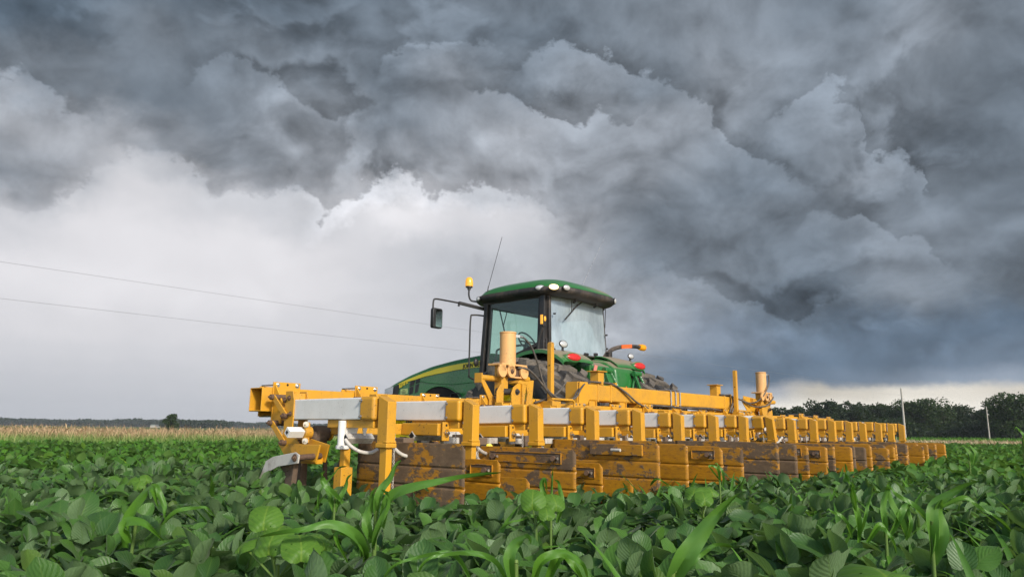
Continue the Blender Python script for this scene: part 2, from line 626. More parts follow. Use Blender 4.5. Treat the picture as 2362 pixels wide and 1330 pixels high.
def painted(name, col, rough=0.38, dust=0.25, dustcol=(0.30, 0.21, 0.13, 1), chips=0.02, topdust=0.0, chipcol=(0.06, 0.035, 0.02, 1), var=0.12, coat=0.0, along=None):
    m, nt, p, out, vec = new_mat(name)
    n1 = nt.noise(vec, 3.0, 5, 0.6)
    n2 = nt.noise(vec, 26.0, 6, 0.7)
    n3 = nt.noise(vec, 75.0, 3, 0.6)
    base = nt.mix(nt.rng(n1, 0.3, 0.7, 0, var), col, (col[0] * 0.62, col[1] * 0.58, col[2] * 0.5, 1))
    run = nt.noise(nt.mapping(vec, scale=(30, 30, 2.2)), 1.0, 4, 0.6)
    dm = nt.math('MULTIPLY', nt.rng(nt.math('ADD', nt.math('ADD', nt.math('MULTIPLY', n1, 0.5), nt.math('MULTIPLY', n2, 0.32)), nt.math('MULTIPLY', run, 0.2)), 0.44, 0.68, 0, 1, smooth=True), dust)
    if topdust:
        g = nt.node('ShaderNodeNewGeometry')
        sz = nt.node('ShaderNodeSeparateXYZ')
        nt.put(sz, 0, g.outputs['Normal'])
        up = nt.math('MULTIPLY', nt.rng(sz.outputs['Z'], 0.55, 0.92, 0, 1, smooth=True), nt.rng(n2, 0.30, 0.55, 0.55, 1))
        if along:                                # the dust has settled on the rear right part only
            sv = nt.node('ShaderNodeSeparateXYZ')
            nt.put(sv, 0, tcn_out(nt))
            pos = nt.math('SUBTRACT', sv.outputs['X'], nt.math('MULTIPLY', sv.outputs['Y'], 0.55))
            up = nt.math('MULTIPLY', up, nt.rng(nt.math('ADD', pos, nt.math('MULTIPLY', n1, 0.3)), along[0], along[1], 0.06, 1, smooth=True))
        dm = nt.math('MAXIMUM', dm, nt.math('MULTIPLY', up, topdust))
    base = nt.mix(dm, base, dustcol)
    ch = nt.math('MULTIPLY', nt.rng(n3, 0.66 - chips, 0.70 - chips), nt.rng(n1, 0.45, 0.6))
    base = nt.mix(ch, base, chipcol)
    nt.put(p, 'Base Color', base)
    nt.put(p, 'Roughness', nt.math('ADD', nt.rng(n2, 0.3, 0.7, rough - 0.06, rough + 0.12), nt.math('MULTIPLY', dm, 0.35)))
    if coat:
        p.inputs['Coat Weight'].default_value = coat
        p.inputs['Coat Roughness'].default_value = 0.12
    bump(nt, p, n2, 0.0008, 0.25)
    return m


YEL = (0.66, 0.325, 0.020, 1)
M = {}
M['yellow'] = painted('farm_yellow_paint', YEL, 0.40, 0.34, (0.36, 0.21, 0.08, 1), 0.035, topdust=0.35, var=0.3)
M['old_yellow'] = painted('weathered_yellow_paint', (0.74, 0.41, 0.15, 1), 0.5, 0.45, (0.50, 0.32, 0.19, 1), 0.06, topdust=0.5, chipcol=(0.16, 0.06, 0.02, 1))
M['white'] = painted('white_enamel', (0.80, 0.78, 0.74, 1), 0.42, 0.22, (0.45, 0.40, 0.33, 1), -0.01, var=0.08)
M['dirty_white'] = painted('muddy_white_enamel', (0.58, 0.55, 0.50, 1), 0.5, 0.85, (0.17, 0.12, 0.09, 1), 0.05, topdust=0.2)
M['green'] = painted('tractor_green', (0.018, 0.150, 0.030, 1), 0.26, 0.10, (0.25, 0.20, 0.13, 1), -0.05, topdust=0.0, coat=0.5, var=0.05)
M['green_dusty'] = painted('dusty_tractor_green', (0.018, 0.150, 0.030, 1), 0.3, 0.14, (0.30, 0.22, 0.16, 1), -0.05, topdust=0.92, coat=0.2, var=0.05)
M['green_roof'] = painted('roof_green_with_dust_at_rear', (0.018, 0.150, 0.030, 1), 0.3, 0.05, (0.30, 0.23, 0.16, 1), -0.05, topdust=0.9, coat=0.3, var=0.05, along=(-0.1, 0.7))
M['stripe'] = painted('stripe_yellow', (0.80, 0.62, 0.01, 1), 0.3, 0.03, chips=-0.1, coat=0.3, var=0.0)
M['black'] = painted('black_plastic', (0.018, 0.018, 0.019, 1), 0.42, 0.25, (0.13, 0.10, 0.08, 1), -0.1)
M['black_dusty'] = painted('dusty_black_plastic', (0.022, 0.021, 0.021, 1), 0.5, 0.6, (0.19, 0.14, 0.105, 1), -0.1, topdust=0.8)
M['hose'] = painted('grey_rubber_hose', (0.06, 0.055, 0.05, 1), 0.55, 0.6, (0.28, 0.23, 0.18, 1), -0.1)
M['dirt'] = painted('dried_mud', (0.16, 0.11, 0.075, 1), 0.9, 0.7, (0.08, 0.055, 0.04, 1), 0.05)


def simple(name, col, rough=0.4, metal=0.0, emit=None, es=0.0, **kw):
    m, nt, p, out, vec = new_mat(name)
    n = nt.noise(vec, 40, 4, 0.6)
    nt.put(p, 'Base Color', nt.mix(nt.rng(n, 0.35, 0.65), col, (col[0] * 0.75, col[1] * 0.75, col[2] * 0.75, 1)))
    nt.put(p, 'Roughness', nt.rng(n, 0.3, 0.7, max(rough - 0.08, 0.02), rough + 0.1))
    p.inputs['Metallic'].default_value = metal
    if emit:
        p.inputs['Emission Color'].default_value = emit
        p.inputs['Emission Strength'].default_value = es
    for k, v in kw.items():
        p.inputs[k].default_value = v
    return m


M['steel'] = simple('zinc_steel', (0.55, 0.54, 0.52, 1), 0.28, 0.9)
M['rusty'] = painted('rusty_steel', (0.13, 0.075, 0.045, 1), 0.7, 0.5, (0.05, 0.03, 0.025, 1), 0.08)
M['darksteel'] = simple('dark_steel', (0.10, 0.095, 0.09, 1), 0.45, 0.6)
M['amber_lit'] = simple('amber_lens_lit', (0.75, 0.33, 0.03, 1), 0.2, 0.0, (1.0, 0.45, 0.05, 1), 0.35)
M['amber'] = simple('amber_lens', (0.85, 0.33, 0.01, 1), 0.15, 0.0, (1.0, 0.4, 0.02, 1), 0.12)
M['lamp_lit'] = simple('worklight_glass_lit', (0.9, 0.8, 0.55, 1), 0.15, 0.0, (1.0, 0.72, 0.30, 1), 1.3)
M['lamp'] = simple('worklight_glass', (0.72, 0.72, 0.70, 1), 0.12, 0.35)
M['red'] = simple('red_reflector', (0.62, 0.035, 0.03, 1), 0.18)
M['orange'] = simple('orange_reflector', (0.9, 0.16, 0.03, 1), 0.35)
M['pink'] = simple('faded_red_reflector', (0.75, 0.25, 0.20, 1), 0.5)
M['mirror'] = simple('mirror_glass', (0.75, 0.78, 0.78, 1), 0.04, 1.0)
M['seat'] = simple('seat_fabric', (0.035, 0.036, 0.04, 1), 0.85)
M['interior'] = simple('cab_interior_grey', (0.07, 0.068, 0.062, 1), 0.75)
M['paper'] = simple('white_sheet', (0.78, 0.80, 0.80, 1), 0.6)
M['screen'] = simple('display_screen', (0.10, 0.28, 0.55, 1), 0.2, 0.0, (0.25, 0.5, 0.9, 1), 0.25)
M['sticker'] = simple('pale_sticker', (0.55, 0.68, 0.25, 1), 0.4)
M['glyph_black'] = simple('black_lettering', (0.012, 0.012, 0.012, 1), 0.4)
M['hole'] = simple('dark_hole', (0.008, 0.007, 0.006, 1), 0.9)

# shields: yellow sheet with dried mud
m, nt, p, out, vec = new_mat('muddy_yellow_sheet')
st = nt.mapping(vec, scale=(1.0, 0.85, 1.25))
n1 = nt.noise(st, 3.2, 6, 0.62)
n2 = nt.noise(st, 16.0, 7, 0.72)
n3 = nt.noise(nt.mapping(vec, scale=(1, 0.5, 1.5)), 42.0, 5, 0.75)
oi = nt.node('ShaderNodeObjectInfo')
sc_ = nt.node('ShaderNodeSeparateColor')
nt.put(sc_, 0, oi.outputs['Color'])
bias = nt.rng(sc_.outputs[0], 0, 1, -0.10, 0.10)
mm = nt.math('ADD', nt.math('ADD', nt.math('MULTIPLY', n1, 0.62), nt.math('MULTIPLY', n2, 0.38)), bias)
mm = nt.math('ADD', mm, nt.math('MULTIPLY', nt.math('SUBTRACT', n3, 0.5), 0.16))
mud = nt.rng(mm, 0.515, 0.545, 0, 1, smooth=True)
thin = nt.rng(mm, 0.38, 0.54, 0, 0.38)
amber = nt.mix(nt.rng(n3, 0.35, 0.7), (0.54, 0.245, 0.010, 1), (0.38, 0.155, 0.010, 1))
c = nt.mix(thin, amber, (0.24, 0.125, 0.035, 1))
mudc = nt.mix(nt.rng(n2, 0.35, 0.65), (0.185, 0.125, 0.075, 1), (0.09, 0.060, 0.040, 1))
c = nt.mix(nt.math('MULTIPLY', mud, 0.93), c, mudc)
scr = nt.math('MULTIPLY', nt.rng(n3, 0.60, 0.66), 0.6)
c = nt.mix(scr, c, (0.12, 0.055, 0.02, 1))
nt.put(p, 'Base Color', c)
nt.put(p, 'Roughness', nt.math('ADD', 0.42, nt.math('MULTIPLY', mud, 0.4)))
bump(nt, p, nt.math('ADD', mud, nt.math('MULTIPLY', n2, 0.8)), 0.004, 0.6)
M['shield'] = m

# tyre rubber with clay on it
m, nt, p, out, vec = new_mat('tyre_rubber')
n1 = nt.noise(vec, 5, 5, 0.6)
n2 = nt.noise(vec, 30, 6, 0.7)
at = nt.node('ShaderNodeAttribute', attribute_name='lug')
mud = nt.math('MULTIPLY', nt.rng(nt.math('ADD', nt.math('MULTIPLY', n2, 0.5), nt.math('MULTIPLY', n1, 0.5)), 0.36, 0.60), nt.rng(at.outputs['Fac'], 0, 1, 0.05, 0.62))
c = nt.mix(mud, (0.024, 0.024, 0.025, 1), (0.26, 0.215, 0.165, 1))
nt.put(p, 'Base Color', c)
p.inputs['Roughness'].default_value = 0.78
bump(nt, p, n2, 0.006, 0.5)
M['tyre'] = m


def glass(name, tint, film, filmcol, rough=0.02, refl=0.01):
    m, nt, p, out, vec = new_mat(name)
    nt.n.remove(p)
    tr = nt.node('ShaderNodeBsdfTransparent')
    tr.inputs[0].default_value = tint
    gl = nt.node('ShaderNodeBsdfGlossy')
    gl.inputs['Roughness'].default_value = rough
    ge = nt.node('ShaderNodeNewGeometry')
    co = nt.math('ABSOLUTE', nt.vmath('DOT_PRODUCT', ge.outputs['Incoming'], ge.outputs['Normal']))
    fres = nt.math('ADD', 0.03, nt.math('MULTIPLY', nt.math('POWER', nt.math('SUBTRACT', 1.0, co), 5.0), 0.9))
    m1 = nt.node('ShaderNodeMixShader')
    nt.put(m1, 0, nt.math('ADD', fres, refl))
    nt.l.new(tr.outputs[0], m1.inputs[1])
    nt.l.new(gl.outputs[0], m1.inputs[2])
    df = nt.node('ShaderNodeBsdfDiffuse')
    df.inputs[0].default_value = filmcol
    tl = nt.node('ShaderNodeBsdfTranslucent')
    tl.inputs[0].default_value = filmcol
    m3 = nt.node('ShaderNodeMixShader')
    m3.inputs[0].default_value = 0.4
    nt.l.new(df.outputs[0], m3.inputs[1])
    nt.l.new(tl.outputs[0], m3.inputs[2])
    m2 = nt.node('ShaderNodeMixShader')
    st = nt.noise(nt.mapping(vec, scale=(1.6, 1.6, 0.8)), 2.2, 6, 0.6)
    nt.put(m2, 0, nt.rng(st, 0.3, 0.7, film * 0.65, film * 1.35))
    nt.l.new(m1.outputs[0], m2.inputs[1])
    nt.l.new(m3.outputs[0], m2.inputs[2])
    nt.l.new(m2.outputs[0], out.inputs[0])
    return m


M['glass_side'] = glass('green_tinted_glass', (0.87, 0.98, 0.93, 1), 0.02, (0.5, 0.55, 0.5, 1))
M['glass_rear'] = glass('dusty_rear_glass_painted_sky', (0.85, 0.94, 0.98, 1), 0.50, (0.78, 0.92, 1.0, 1), 0.03, 0.50)  # dust film tinted bluish white to imitate sky reflected in the pane

# ------------------------------------------------------------------ row crop cultivator.  local x = along the toolbar, y = forward, z = up
IO = Vector((-0.79, 4.82, 0))
IANG = math.radians(90 - 41.4)
ROW = 0.762
NROW = 17
rng = random.Random(5)
cult = empty('row_cultivator', IO, IANG)
tag(cult, 'long yellow row cultivator with white arms and muddy shields behind the green tractor', 'cultivator')
Y, W = M['yellow'], M['white']


def box_tube(x0, x1, y0, y1, z0, z1, wall=0.009):
    """hollow rectangular tube along x"""
    b = MB()
    o = [(y0, z0), (y1, z0), (y1, z1), (y0, z1)]
    i = [(y0 + wall, z0 + wall), (y1 - wall, z0 + wall), (y1 - wall, z1 - wall), (y0 + wall, z1 - wall)]
    vs = [(x, a, c) for x in (x0, x1) for ring in (o, i) for a, c in ring]
    fs = []
    for k in range(4):
        k2 = (k + 1) % 4
        fs += [(k, k2, 8 + k2, 8 + k), (4 + k2, 4 + k, 12 + k, 12 + k2), (k2, k, 4 + k, 4 + k2), (8 + k, 8 + k2, 12 + k2, 12 + k)]
    return b.add(vs, fs)


fb = box_tube(-0.12, 12.55, 1.335, 1.51, 1.02, 1.198).build('toolbar', Y, cult, 0.012, seg=3)

# centre beam above the toolbar, with its bands, U-bolts, stub posts and marker tubes
cb = MB()
cb.b2(4.10, 8.10, 1.36, 1.56, 1.255, 1.452)
beam = cb.build('centre_beam', Y, cult, 0.022, seg=4)
b = MB()
for x in (4.32, 4.60, 7.72, 7.93):
    b.b2(x - 0.012, x + 0.012, 1.352, 1.568, 1.247, 1.460)
b.build('weld_band', Y, beam, 0.006)
for x0, x1, s in ((4.10, 3.90, -1), (8.10, 8.16, 1)):
    b = MB()
    if s < 0:
        b.prism([(3.93, 1.21), (4.10, 1.21), (4.16, 1.30), (4.104, 1.47), (3.95, 1.47)], 'y', 1.355, 1.375)
        b.b2(3.93, 4.10, 1.375, 1.55, 1.455, 1.470)
        b.b2(3.925, 3.94, 1.375, 1.55, 1.20, 1.456)
    else:
        b.b2(8.10, 8.12, 1.34, 1.58, 1.20, 1.47)
    b.build('end_plate', Y, beam, 0.003)
for x in (6.05, 6.18, 6.30):
    b = MB()
    yy0, yy1, z0, z1 = 1.345, 1.575, 1.20, 1.47
    b.tube([(x, yy0, z0), (x, yy0, z1 - 0.02), (x, yy0 + 0.02, z1), (x, yy1 - 0.02, z1), (x, yy1, z1 - 0.02), (x, yy1, z0)], 0.010, 8)
    b.build('u_bolt', M['steel'], beam)
for x in (4.45, 7.62):
    b = MB()
    b.b2(x - 0.062, x + 0.062, 1.40, 1.52, 1.452, 1.615)
    b.b2(x - 0.10, x + 0.10, 1.375, 1.545, 1.615, 1.627)
    b.build('stub_post', Y, beam, 0.004)
for x in (4.25, 4.9, 5.35, 7.3, 7.85):
    b = MB()
    b.b2(x - 0.11, x + 0.01, 1.36, 1.52, 1.199, 1.255)
    b.b2(x + 0.01, x + 0.022, 1.34, 1.54, 1.10, 1.26)
    b.build('mount_foot', Y, beam, 0.002)
for x in (3.27, 7.89):
    b = MB()
    b.b2(x - 0.028, x + 0.028, 1.225, 1.280, 1.20, 1.845)
    b.prism([(x - 0.028, 1.845), (x + 0.028, 1.845), (x + 0.028, 1.855), (x - 0.010, 1.857)], 'y', 1.227, 1.278)
    mt = b.build('marker_tube', Y, cult, 0.005)
    b = MB()
    b.cyl((x - 0.029, 1.25, 1.60), (x - 0.0305, 1.25, 1.60), 0.008, 10)
    b.build('pin_hole', M['hole'], mt)
    b = MB()
    b.b2(x - 0.075, x + 0.075, 1.17, 1.335, 1.14, 1.215)
    b.tube([(x - 0.09, 1.17, 1.235), (x + 0.28, 1.17, 1.235), (x + 0.32, 1.17, 1.21), (x + 0.32, 1.17, 1.12)], 0.014, 8)
    b.build('tube_socket', Y, mt, 0.003)


# lift towers: cylinder, clevis, column, cross pin and cheek plates
def tower(x, y, plates, name):
    col = MB()
    col.b2(x - 0.145, x - 0.045, y - 0.05, y + 0.05, 1.25, 1.56)
    t = col.build('lift_tower', Y, cult, 0.006)
    b = MB()
    b.cyl((x, y, 1.565), (x, y, 1.885), 0.084, 28)
    b.cyl((x, y, 1.885), (x, y, 1.90), 0.089, 28)
    b.cyl((x, y, 1.90), (x, y, 1.903), 0.075, 24)
    cy = b.build('ram_cylinder', M['old_yellow'], t, 0.003)
    b = MB()
    b.bar((x + 0.07, y - 0.04, 1.865), (x + 0.115, y - 0.055, 1.865), 0.03, 0.03)
    b.cyl((x + 0.115, y - 0.055, 1.865), (x + 0.150, y - 0.065, 1.862), 0.014, 10)
    b.build('hose_fitting', M['steel'], t)
    b = MB()
    b.b2(x - 0.19, x + 0.19, y - 0.10, y + 0.10, 1.548, 1.566)
    for xx, yy in ((x - 0.175, y - 0.085), (x - 0.055, y - 0.10), (x + 0.16, y - 0.085)):
        b.cyl((xx, yy + 0.012, 1.485), (xx, yy - 0.012, 1.485), 0.062, 22)
        b.b2(xx - 0.045, xx + 0.045, yy - 0.012, yy + 0.012, 1.485, 1.55)
    b.b2(x - 0.06, x + 0.17, y - 0.085, y - 0.07, 1.425, 1.442)
    b.build('clevis', M['old_yellow'], t, 0.003)
    b = MB()
    b.bolt((x - 0.055, y - 0.112, 1.485), (0, -1, 0), 0.017, 0.014)
    b.b2(x + 0.0, x + 0.12, y - 0.06, y + 0.05, 1.44, 1.545)
    b.b2(x - 0.14, x - 0.07, y - 0.07, y + 0.05, 1.44, 1.54)
    b.build('clevis_pin', M['rusty'], t, 0.003)
    b = MB()
    b.cyl((x - 0.40, y + 0.02, 1.412), (x - 0.05, y + 0.02, 1.412), 0.030, 18)
    b.cyl((x + 0.14, y - 0.02, 1.425), (x + 0.30, y - 0.02, 1.43), 0.034, 18)
    b.b2(x - 0.415, x - 0.40, y - 0.03, y + 0.07, 1.36, 1.455)
    b.b2(x + 0.30, x + 0.38, y - 0.03, y + 0.01, 1.405, 1.425)
    b.build('cross_pin', Y, t, 0.003)
    if plates:
        b = MB()
        b.prism([(x - 0.06, 1.12), (x + 0.125, 1.12), (x + 0.165, 1.34), (x + 0.16, 1.37), (x + 0.04, 1.375), (x - 0.03, 1.33), (x - 0.062, 1.27)], 'y', y - 0.115, y - 0.10)
        b.b2(x + 0.075, x + 0.09, y - 0.14, y - 0.115, 1.12, 1.37)
        b.prism([(x + 0.20, 1.12), (x + 0.30, 1.12), (x + 0.335, 1.42), (x + 0.20, 1.40), (x + 0.235, 1.28)], 'y', y - 0.075, y - 0.06)
        b.prism([(x + 0.02, 1.375), (x + 0.17, 1.36), (x + 0.19, 1.39), (x + 0.06, 1.405)], 'y', y - 0.12, y + 0.05)
        b.prism([(x - 0.40, 1.39), (x - 0.34, 1.39), (x - 0.20, 1.22), (x - 0.20, 1.12), (x - 0.27, 1.12), (x - 0.27, 1.20)], 'y', y + 0.0, y + 0.014)
        b.prism([(x - 0.20, 1.35), (x - 0.15, 1.36), (x - 0.16, 1.12), (x - 0.26, 1.12), (x - 0.25, 1.28)], 'y', y - 0.09, y - 0.075)
    else:
        b = MB()
        b.prism([(x - 0.66, 1.42), (x - 0.62, 1.44), (x - 0.02, 1.40), (x - 0.02, 1.14), (x - 0.28, 1.14)], 'y', y + 0.06, y + 0.075)
        b.bar((x - 0.66, y + 0.03, 1.41), (x - 0.30, y + 0.03, 1.13), 0.10, 0.012, up=(0, 1, 0))
        b.bar((x - 0.66, y + 0.03, 1.435), (x - 0.05, y + 0.03, 1.40), 0.10, 0.012, up=(0, 1, 0))
        b.prism([(x + 0.05, 1.14), (x + 0.28, 1.14), (x + 0.42, 1.42), (x + 0.05, 1.38)], 'y', y + 0.02, y + 0.035)
        b.cyl((x + 0.06, y - 0.02, 1.405), (x + 0.44, y - 0.02, 1.42), 0.034, 16)
        b.cyl((x - 0.10, y - 0.03, 1.25), (x - 0.10, y - 0.09, 1.25), 0.12, 24)
        b.cyl((x + 0.08, y - 0.03, 1.22), (x + 0.08, y - 0.09, 1.22), 0.11, 24)
    b.build('cheek_plate', Y, t, 0.003)
    b = MB()
    b.bolt((x + 0.02, y - 0.116, 1.285), (0, -1, 0), 0.022, 0.02)
    b.cyl((x - 0.21, y - 0.05, 1.285), (x - 0.02, y - 0.05, 1.285), 0.032, 14)
    b.build('pivot_bolt', M['darksteel'], t)
    return t


t1 = tower(2.615, 1.30, True, 'left')
t2 = tower(8.99, 1.30, False, 'right')

# hydraulic hoses
def hose(pts, r=0.011, mat=None, name='hydraulic_hose'):
    b = MB()
    b.tube(smooth_path(pts, 7), r, 8)
    return b.build(name, mat or M['hose'], cult, smooth=60)


hose([(2.762, 1.235, 1.862), (2.80, 1.22, 1.84), (2.88, 1.2, 1.76), (2.98, 1.19, 1.58), (3.06, 1.2, 1.43), (3.20, 1.2, 1.30), (3.42, 1.19, 1.235), (3.68, 1.22, 1.27), (3.95, 1.33, 1.40), (4.15, 1.38, 1.475), (4.5, 1.37, 1.482), (4.64, 1.36, 1.475), (4.9, 1.33, 1.38), (5.1, 1.32, 1.28), (5.30, 1.32, 1.222), (5.46, 1.34, 1.212)])
hose([(2.68, 1.22, 1.535), (2.80, 1.2, 1.53), (2.92, 1.2, 1.48), (3.08, 1.2, 1.37), (3.22, 1.21, 1.275), (3.44, 1.22, 1.222), (3.66, 1.25, 1.25), (3.92, 1.36, 1.37), (4.15, 1.41, 1.472), (4.5, 1.40, 1.478), (4.68, 1.35, 1.46), (4.92, 1.325, 1.36), (5.14, 1.31, 1.255), (5.4, 1.32, 1.205)])
hose([(3.05, 1.3, 1.19), (3.35, 1.32, 1.26), (3.55, 1.36, 1.33), (3.8, 1.45, 1.45)], 0.012)
hose([(7.60, 1.37, 1.475), (7.95, 1.37, 1.47), (8.2, 1.32, 1.42), (8.45, 1.28, 1.375), (8.70, 1.24, 1.42), (8.88, 1.19, 1.56), (9.02, 1.18, 1.72), (9.12, 1.22, 1.84), (9.14, 1.235, 1.862)])
hose([(7.62, 1.40, 1.475), (7.98, 1.39, 1.465), (8.3, 1.30, 1.39), (8.6, 1.27, 1.32), (8.9, 1.18, 1.35), (9.15, 1.19, 1.46), (9.22, 1.2, 1.50)])
hose([(7.95, 1.34, 1.46), (7.88, 1.30, 1.36), (7.72, 1.29, 1.2)], 0.014)
hose([(8.02, 1.34, 1.46), (7.95, 1.30, 1.36), (7.80, 1.29, 1.2)], 0.014)
hose([(5.5, 1.34, 1.25), (6.3, 1.3, 1.235), (7.0, 1.3, 1.25), (7.5, 1.32, 1.23)], 0.012)
hose([(5.4, 1.40, 1.23), (6.1, 1.36, 1.245), (6.8, 1.35, 1.225), (7.4, 1.36, 1.24)], 0.012)
b = MB()
for x in (4.42, 4.72, 7.95):
    b.b2(x - 0.02, x + 0.02, 1.36, 1.44, 1.45, 1.495)
b.build('hose_clamp', Y, beam, 0.003)


# ------------------------------------------------ one row unit (arm, clamp, post, linkage ...)
def chain_mb(p0, length, n):
    b = MB()
    st = length / n
    for i in range(n):
        z = p0[2] - st * (i + 0.5)
        h = st * 0.82
        r = 0.0062
        ring = []
        for k in range(11):
            a = 2 * math.pi * k / 10
            u_, v_ = r * math.cos(a), h * 0.62 * math.sin(a)
            if i % 2:
                ring.append((p0[0] + u_, p0[1], z + v_))
            else:
                ring.append((p0[0], p0[1] + u_, z + v_))
        b.tube(ring, 0.0021, 5, cap=False)
    return b


def make_unit():
    arm = MB().b2(-0.052, 0.052, 0.19, 1.02, 0.958, 1.103).build('row_unit', W, None, 0.010, seg=3)
    # clamp at the rear of the white arm
    b = MB()
    b.b2(-0.060, 0.058, 0.075, 0.225, 0.952, 1.108)
    c = b.build('clamp', Y, arm, 0.022, seg=4)
    b = MB()
    for z in (0.978, 1.080):
        b.bolt((-0.0605, 0.200, z), (-1, 0, 0), 0.0085, 0.009)
    b.build('bolt', M['steel'], arm)
    # post: outer sleeve with a sloped cap, collar, inner leg
    b = MB()
    y0, y1 = -0.045, 0.052
    b.add([(-0.036, y1, 0.785), (0.036, y1, 0.785), (0.036, y0, 0.785), (-0.036, y0, 0.785),
           (-0.036, y1, 1.112), (0.036, y1, 1.112), (0.036, y0, 1.072), (-0.036, y0, 1.072)],
          [(0, 1, 2, 3), (7, 6, 5, 4), (0, 4, 5, 1), (1, 5, 6, 2), (2, 6, 7, 3), (3, 7, 4, 0)])
    post = b.build('post_sleeve', Y, arm, 0.005)
    b = MB()
    b.b2(-0.043, 0.043, y0 - 0.007, y1 + 0.007, 0.782, 0.812)
    b.b2(-0.043, 0.040, y0 - 0.007, y0 + 0.03, 0.812, 0.826)
    b.build('collar', Y, arm, 0.006, seg=3)
    b = MB()
    b.b2(-0.024, 0.024, -0.032, 0.034, 0.33, 0.783)
    b.build('post_leg', Y, arm, 0.004)
    # toolbar bracket with bolts and gussets
    b = MB()
    b.b2(-0.035, 0.200, 1.322, 1.334, 0.955, 1.243)
    b.b2(-0.035, 0.200, 1.512, 1.522, 0.985, 1.215)
    b.prism([(1.322, 1.236), (1.21, 1.10), (1.21, 0.93), (1.322, 0.93)], 'x', -0.028, -0.014)
    b.prism([(1.322, 1.18), (1.21, 1.08), (1.21, 0.98), (1.322, 0.96)], 'x', 0.150, 0.164)
    br = b.build('bracket', Y, arm, 0.003)
    b = MB()
    for x, z in ((0.0, 1.222), (0.170, 1.222), (0.0, 0.985), (0.170, 0.985)):
        b.bolt((x, 1.321, z), (0, -1, 0), 0.012, 0.014)
        b.cyl((x, 1.30, z), (x, 1.55, z), 0.006, 8)
    b.build('bracket_bolt', M['steel'], br)
    b = MB()
    b.cyl((0.085, 1.3215, 1.225), (0.085, 1.320, 1.225), 0.009, 10)
    b.build('bracket_hole', M['hole'], br)
    # parallel links
    for z0, z1 in ((1.125, 0.985), (0.935, 0.795)):
        b = MB()
        b.bar((-0.075, 1.245, z0), (-0.075, 1.065, z1), 0.012, 0.046, up=(0, 0.6, 0.8))
        b.bar((0.075, 1.245, z0), (0.075, 1.065, z1), 0.012, 0.046, up=(0, 0.6, 0.8))
        lk = b.build('link', Y, arm, 0.004)
        b = MB()
        for yy, zz in ((1.245, z0), (1.065, z1)):
            b.cyl((-0.10, yy, zz), (0.10, yy, zz), 0.021, 14)
            b.bolt((-0.10, yy, zz), (-1, 0, 0), 0.012, 0.010)
        b.build('link_pin', M['rusty'], lk)
    # front frame plate of the unit
    b = MB()
    prof = [(1.10, 1.165), (1.01, 1.165), (0.985, 1.10), (0.985, 0.955), (0.99, 0.86), (0.80, 0.735), (0.795, 0.69), (1.05, 0.69), (1.155, 0.78), (1.10, 0.86)]
    b.prism(prof, 'x', -0.064, -0.053)
    b.prism(prof, 'x', 0.053, 0.064)
    b.b2(-0.053, 0.053, 1.02, 1.09, 0.96, 1.15)
    fp = b.build('frame_plate', Y, arm, 0.003)
    b = MB()
    for yy, zz in ((1.045, 1.115), (1.02, 1.0), (1.10, 1.10)):
        b.bolt((-0.064, yy, zz), (-1, 0, 0), 0.013, 0.012)
    b.build('plate_bolt', M['rusty'], fp)
    # lower fore-and-aft brace with an eared end plate
    b = MB()
    b.b2(-0.118, -0.040, 0.225, 0.62, 0.848, 0.938)
    bc = b.build('brace', Y, arm, 0.008, seg=3)
    b = MB()
    b.b2(-0.095, -0.025, 0.195, 0.212, 0.812, 0.948)
    b.build('ear', Y, arm, 0.006)
    b = MB()
    b.cyl((-0.060, 0.1945, 0.925), (-0.060, 0.1925, 0.925), 0.009, 10)
    b.build('ear_hole', M['hole'], arm)
    b = MB()
    b.tube([(-0.060 + 0.020 * math.cos(a), 0.186, 0.868 + 0.026 * math.sin(a)) for a in [2 * math.pi * k / 14 for k in range(15)]], 0.0022, 5, cap=False)
    b.cyl((-0.060, 0.19, 0.868), (-0.060, 0.165, 0.868), 0.011, 10)
    b.build('lynch_pin', M['steel'], arm)
    # white diamond bar and muddy cross pieces below
    b = MB()
    r45 = Matrix.Rotation(math.radians(45), 3, 'X')
    b.box((0.13, 0.50, 0.845), (0.50, 0.052, 0.052), r45)
    b.box((0.34, 0.34, 0.815), (0.60, 0.045, 0.045))
    b.build('diamond_bar', M['dirty_white'], arm, 0.003)
    b = MB()
    b.add([(-0.1225, 0.50, 0.845 + 0.028), (-0.1225, 0.528, 0.845), (-0.1225, 0.50, 0.845 - 0.028), (-0.1225, 0.472, 0.845)], [(0, 1, 2, 3)])
    b.build('bar_opening', M['hole'], arm)
    b = MB()
    b.b2(0.20, 0.26, 0.28, 0.40, 0.77, 0.86)
    b.b2(0.40, 0.50, 0.30, 0.55, 0.78, 0.84)
    b.bar((0.05, 0.45, 0.80), (0.05, 0.60, 0.55), 0.03, 0.05)
    b.b2(-0.03, 0.03, 0.9, 1.0, 0.45, 0.70)
    b.build('tine_mount', M['dirt'], arm, 0.008)
    b = MB()
    b.b2(-0.035, 0.015, 0.10, 0.60, 0.905, 0.957)
    b.b2(0.055, 0.70, 0.62, 0.68, 0.86, 0.94)
    b.build('cross_member', Y, arm, 0.004)
    return arm


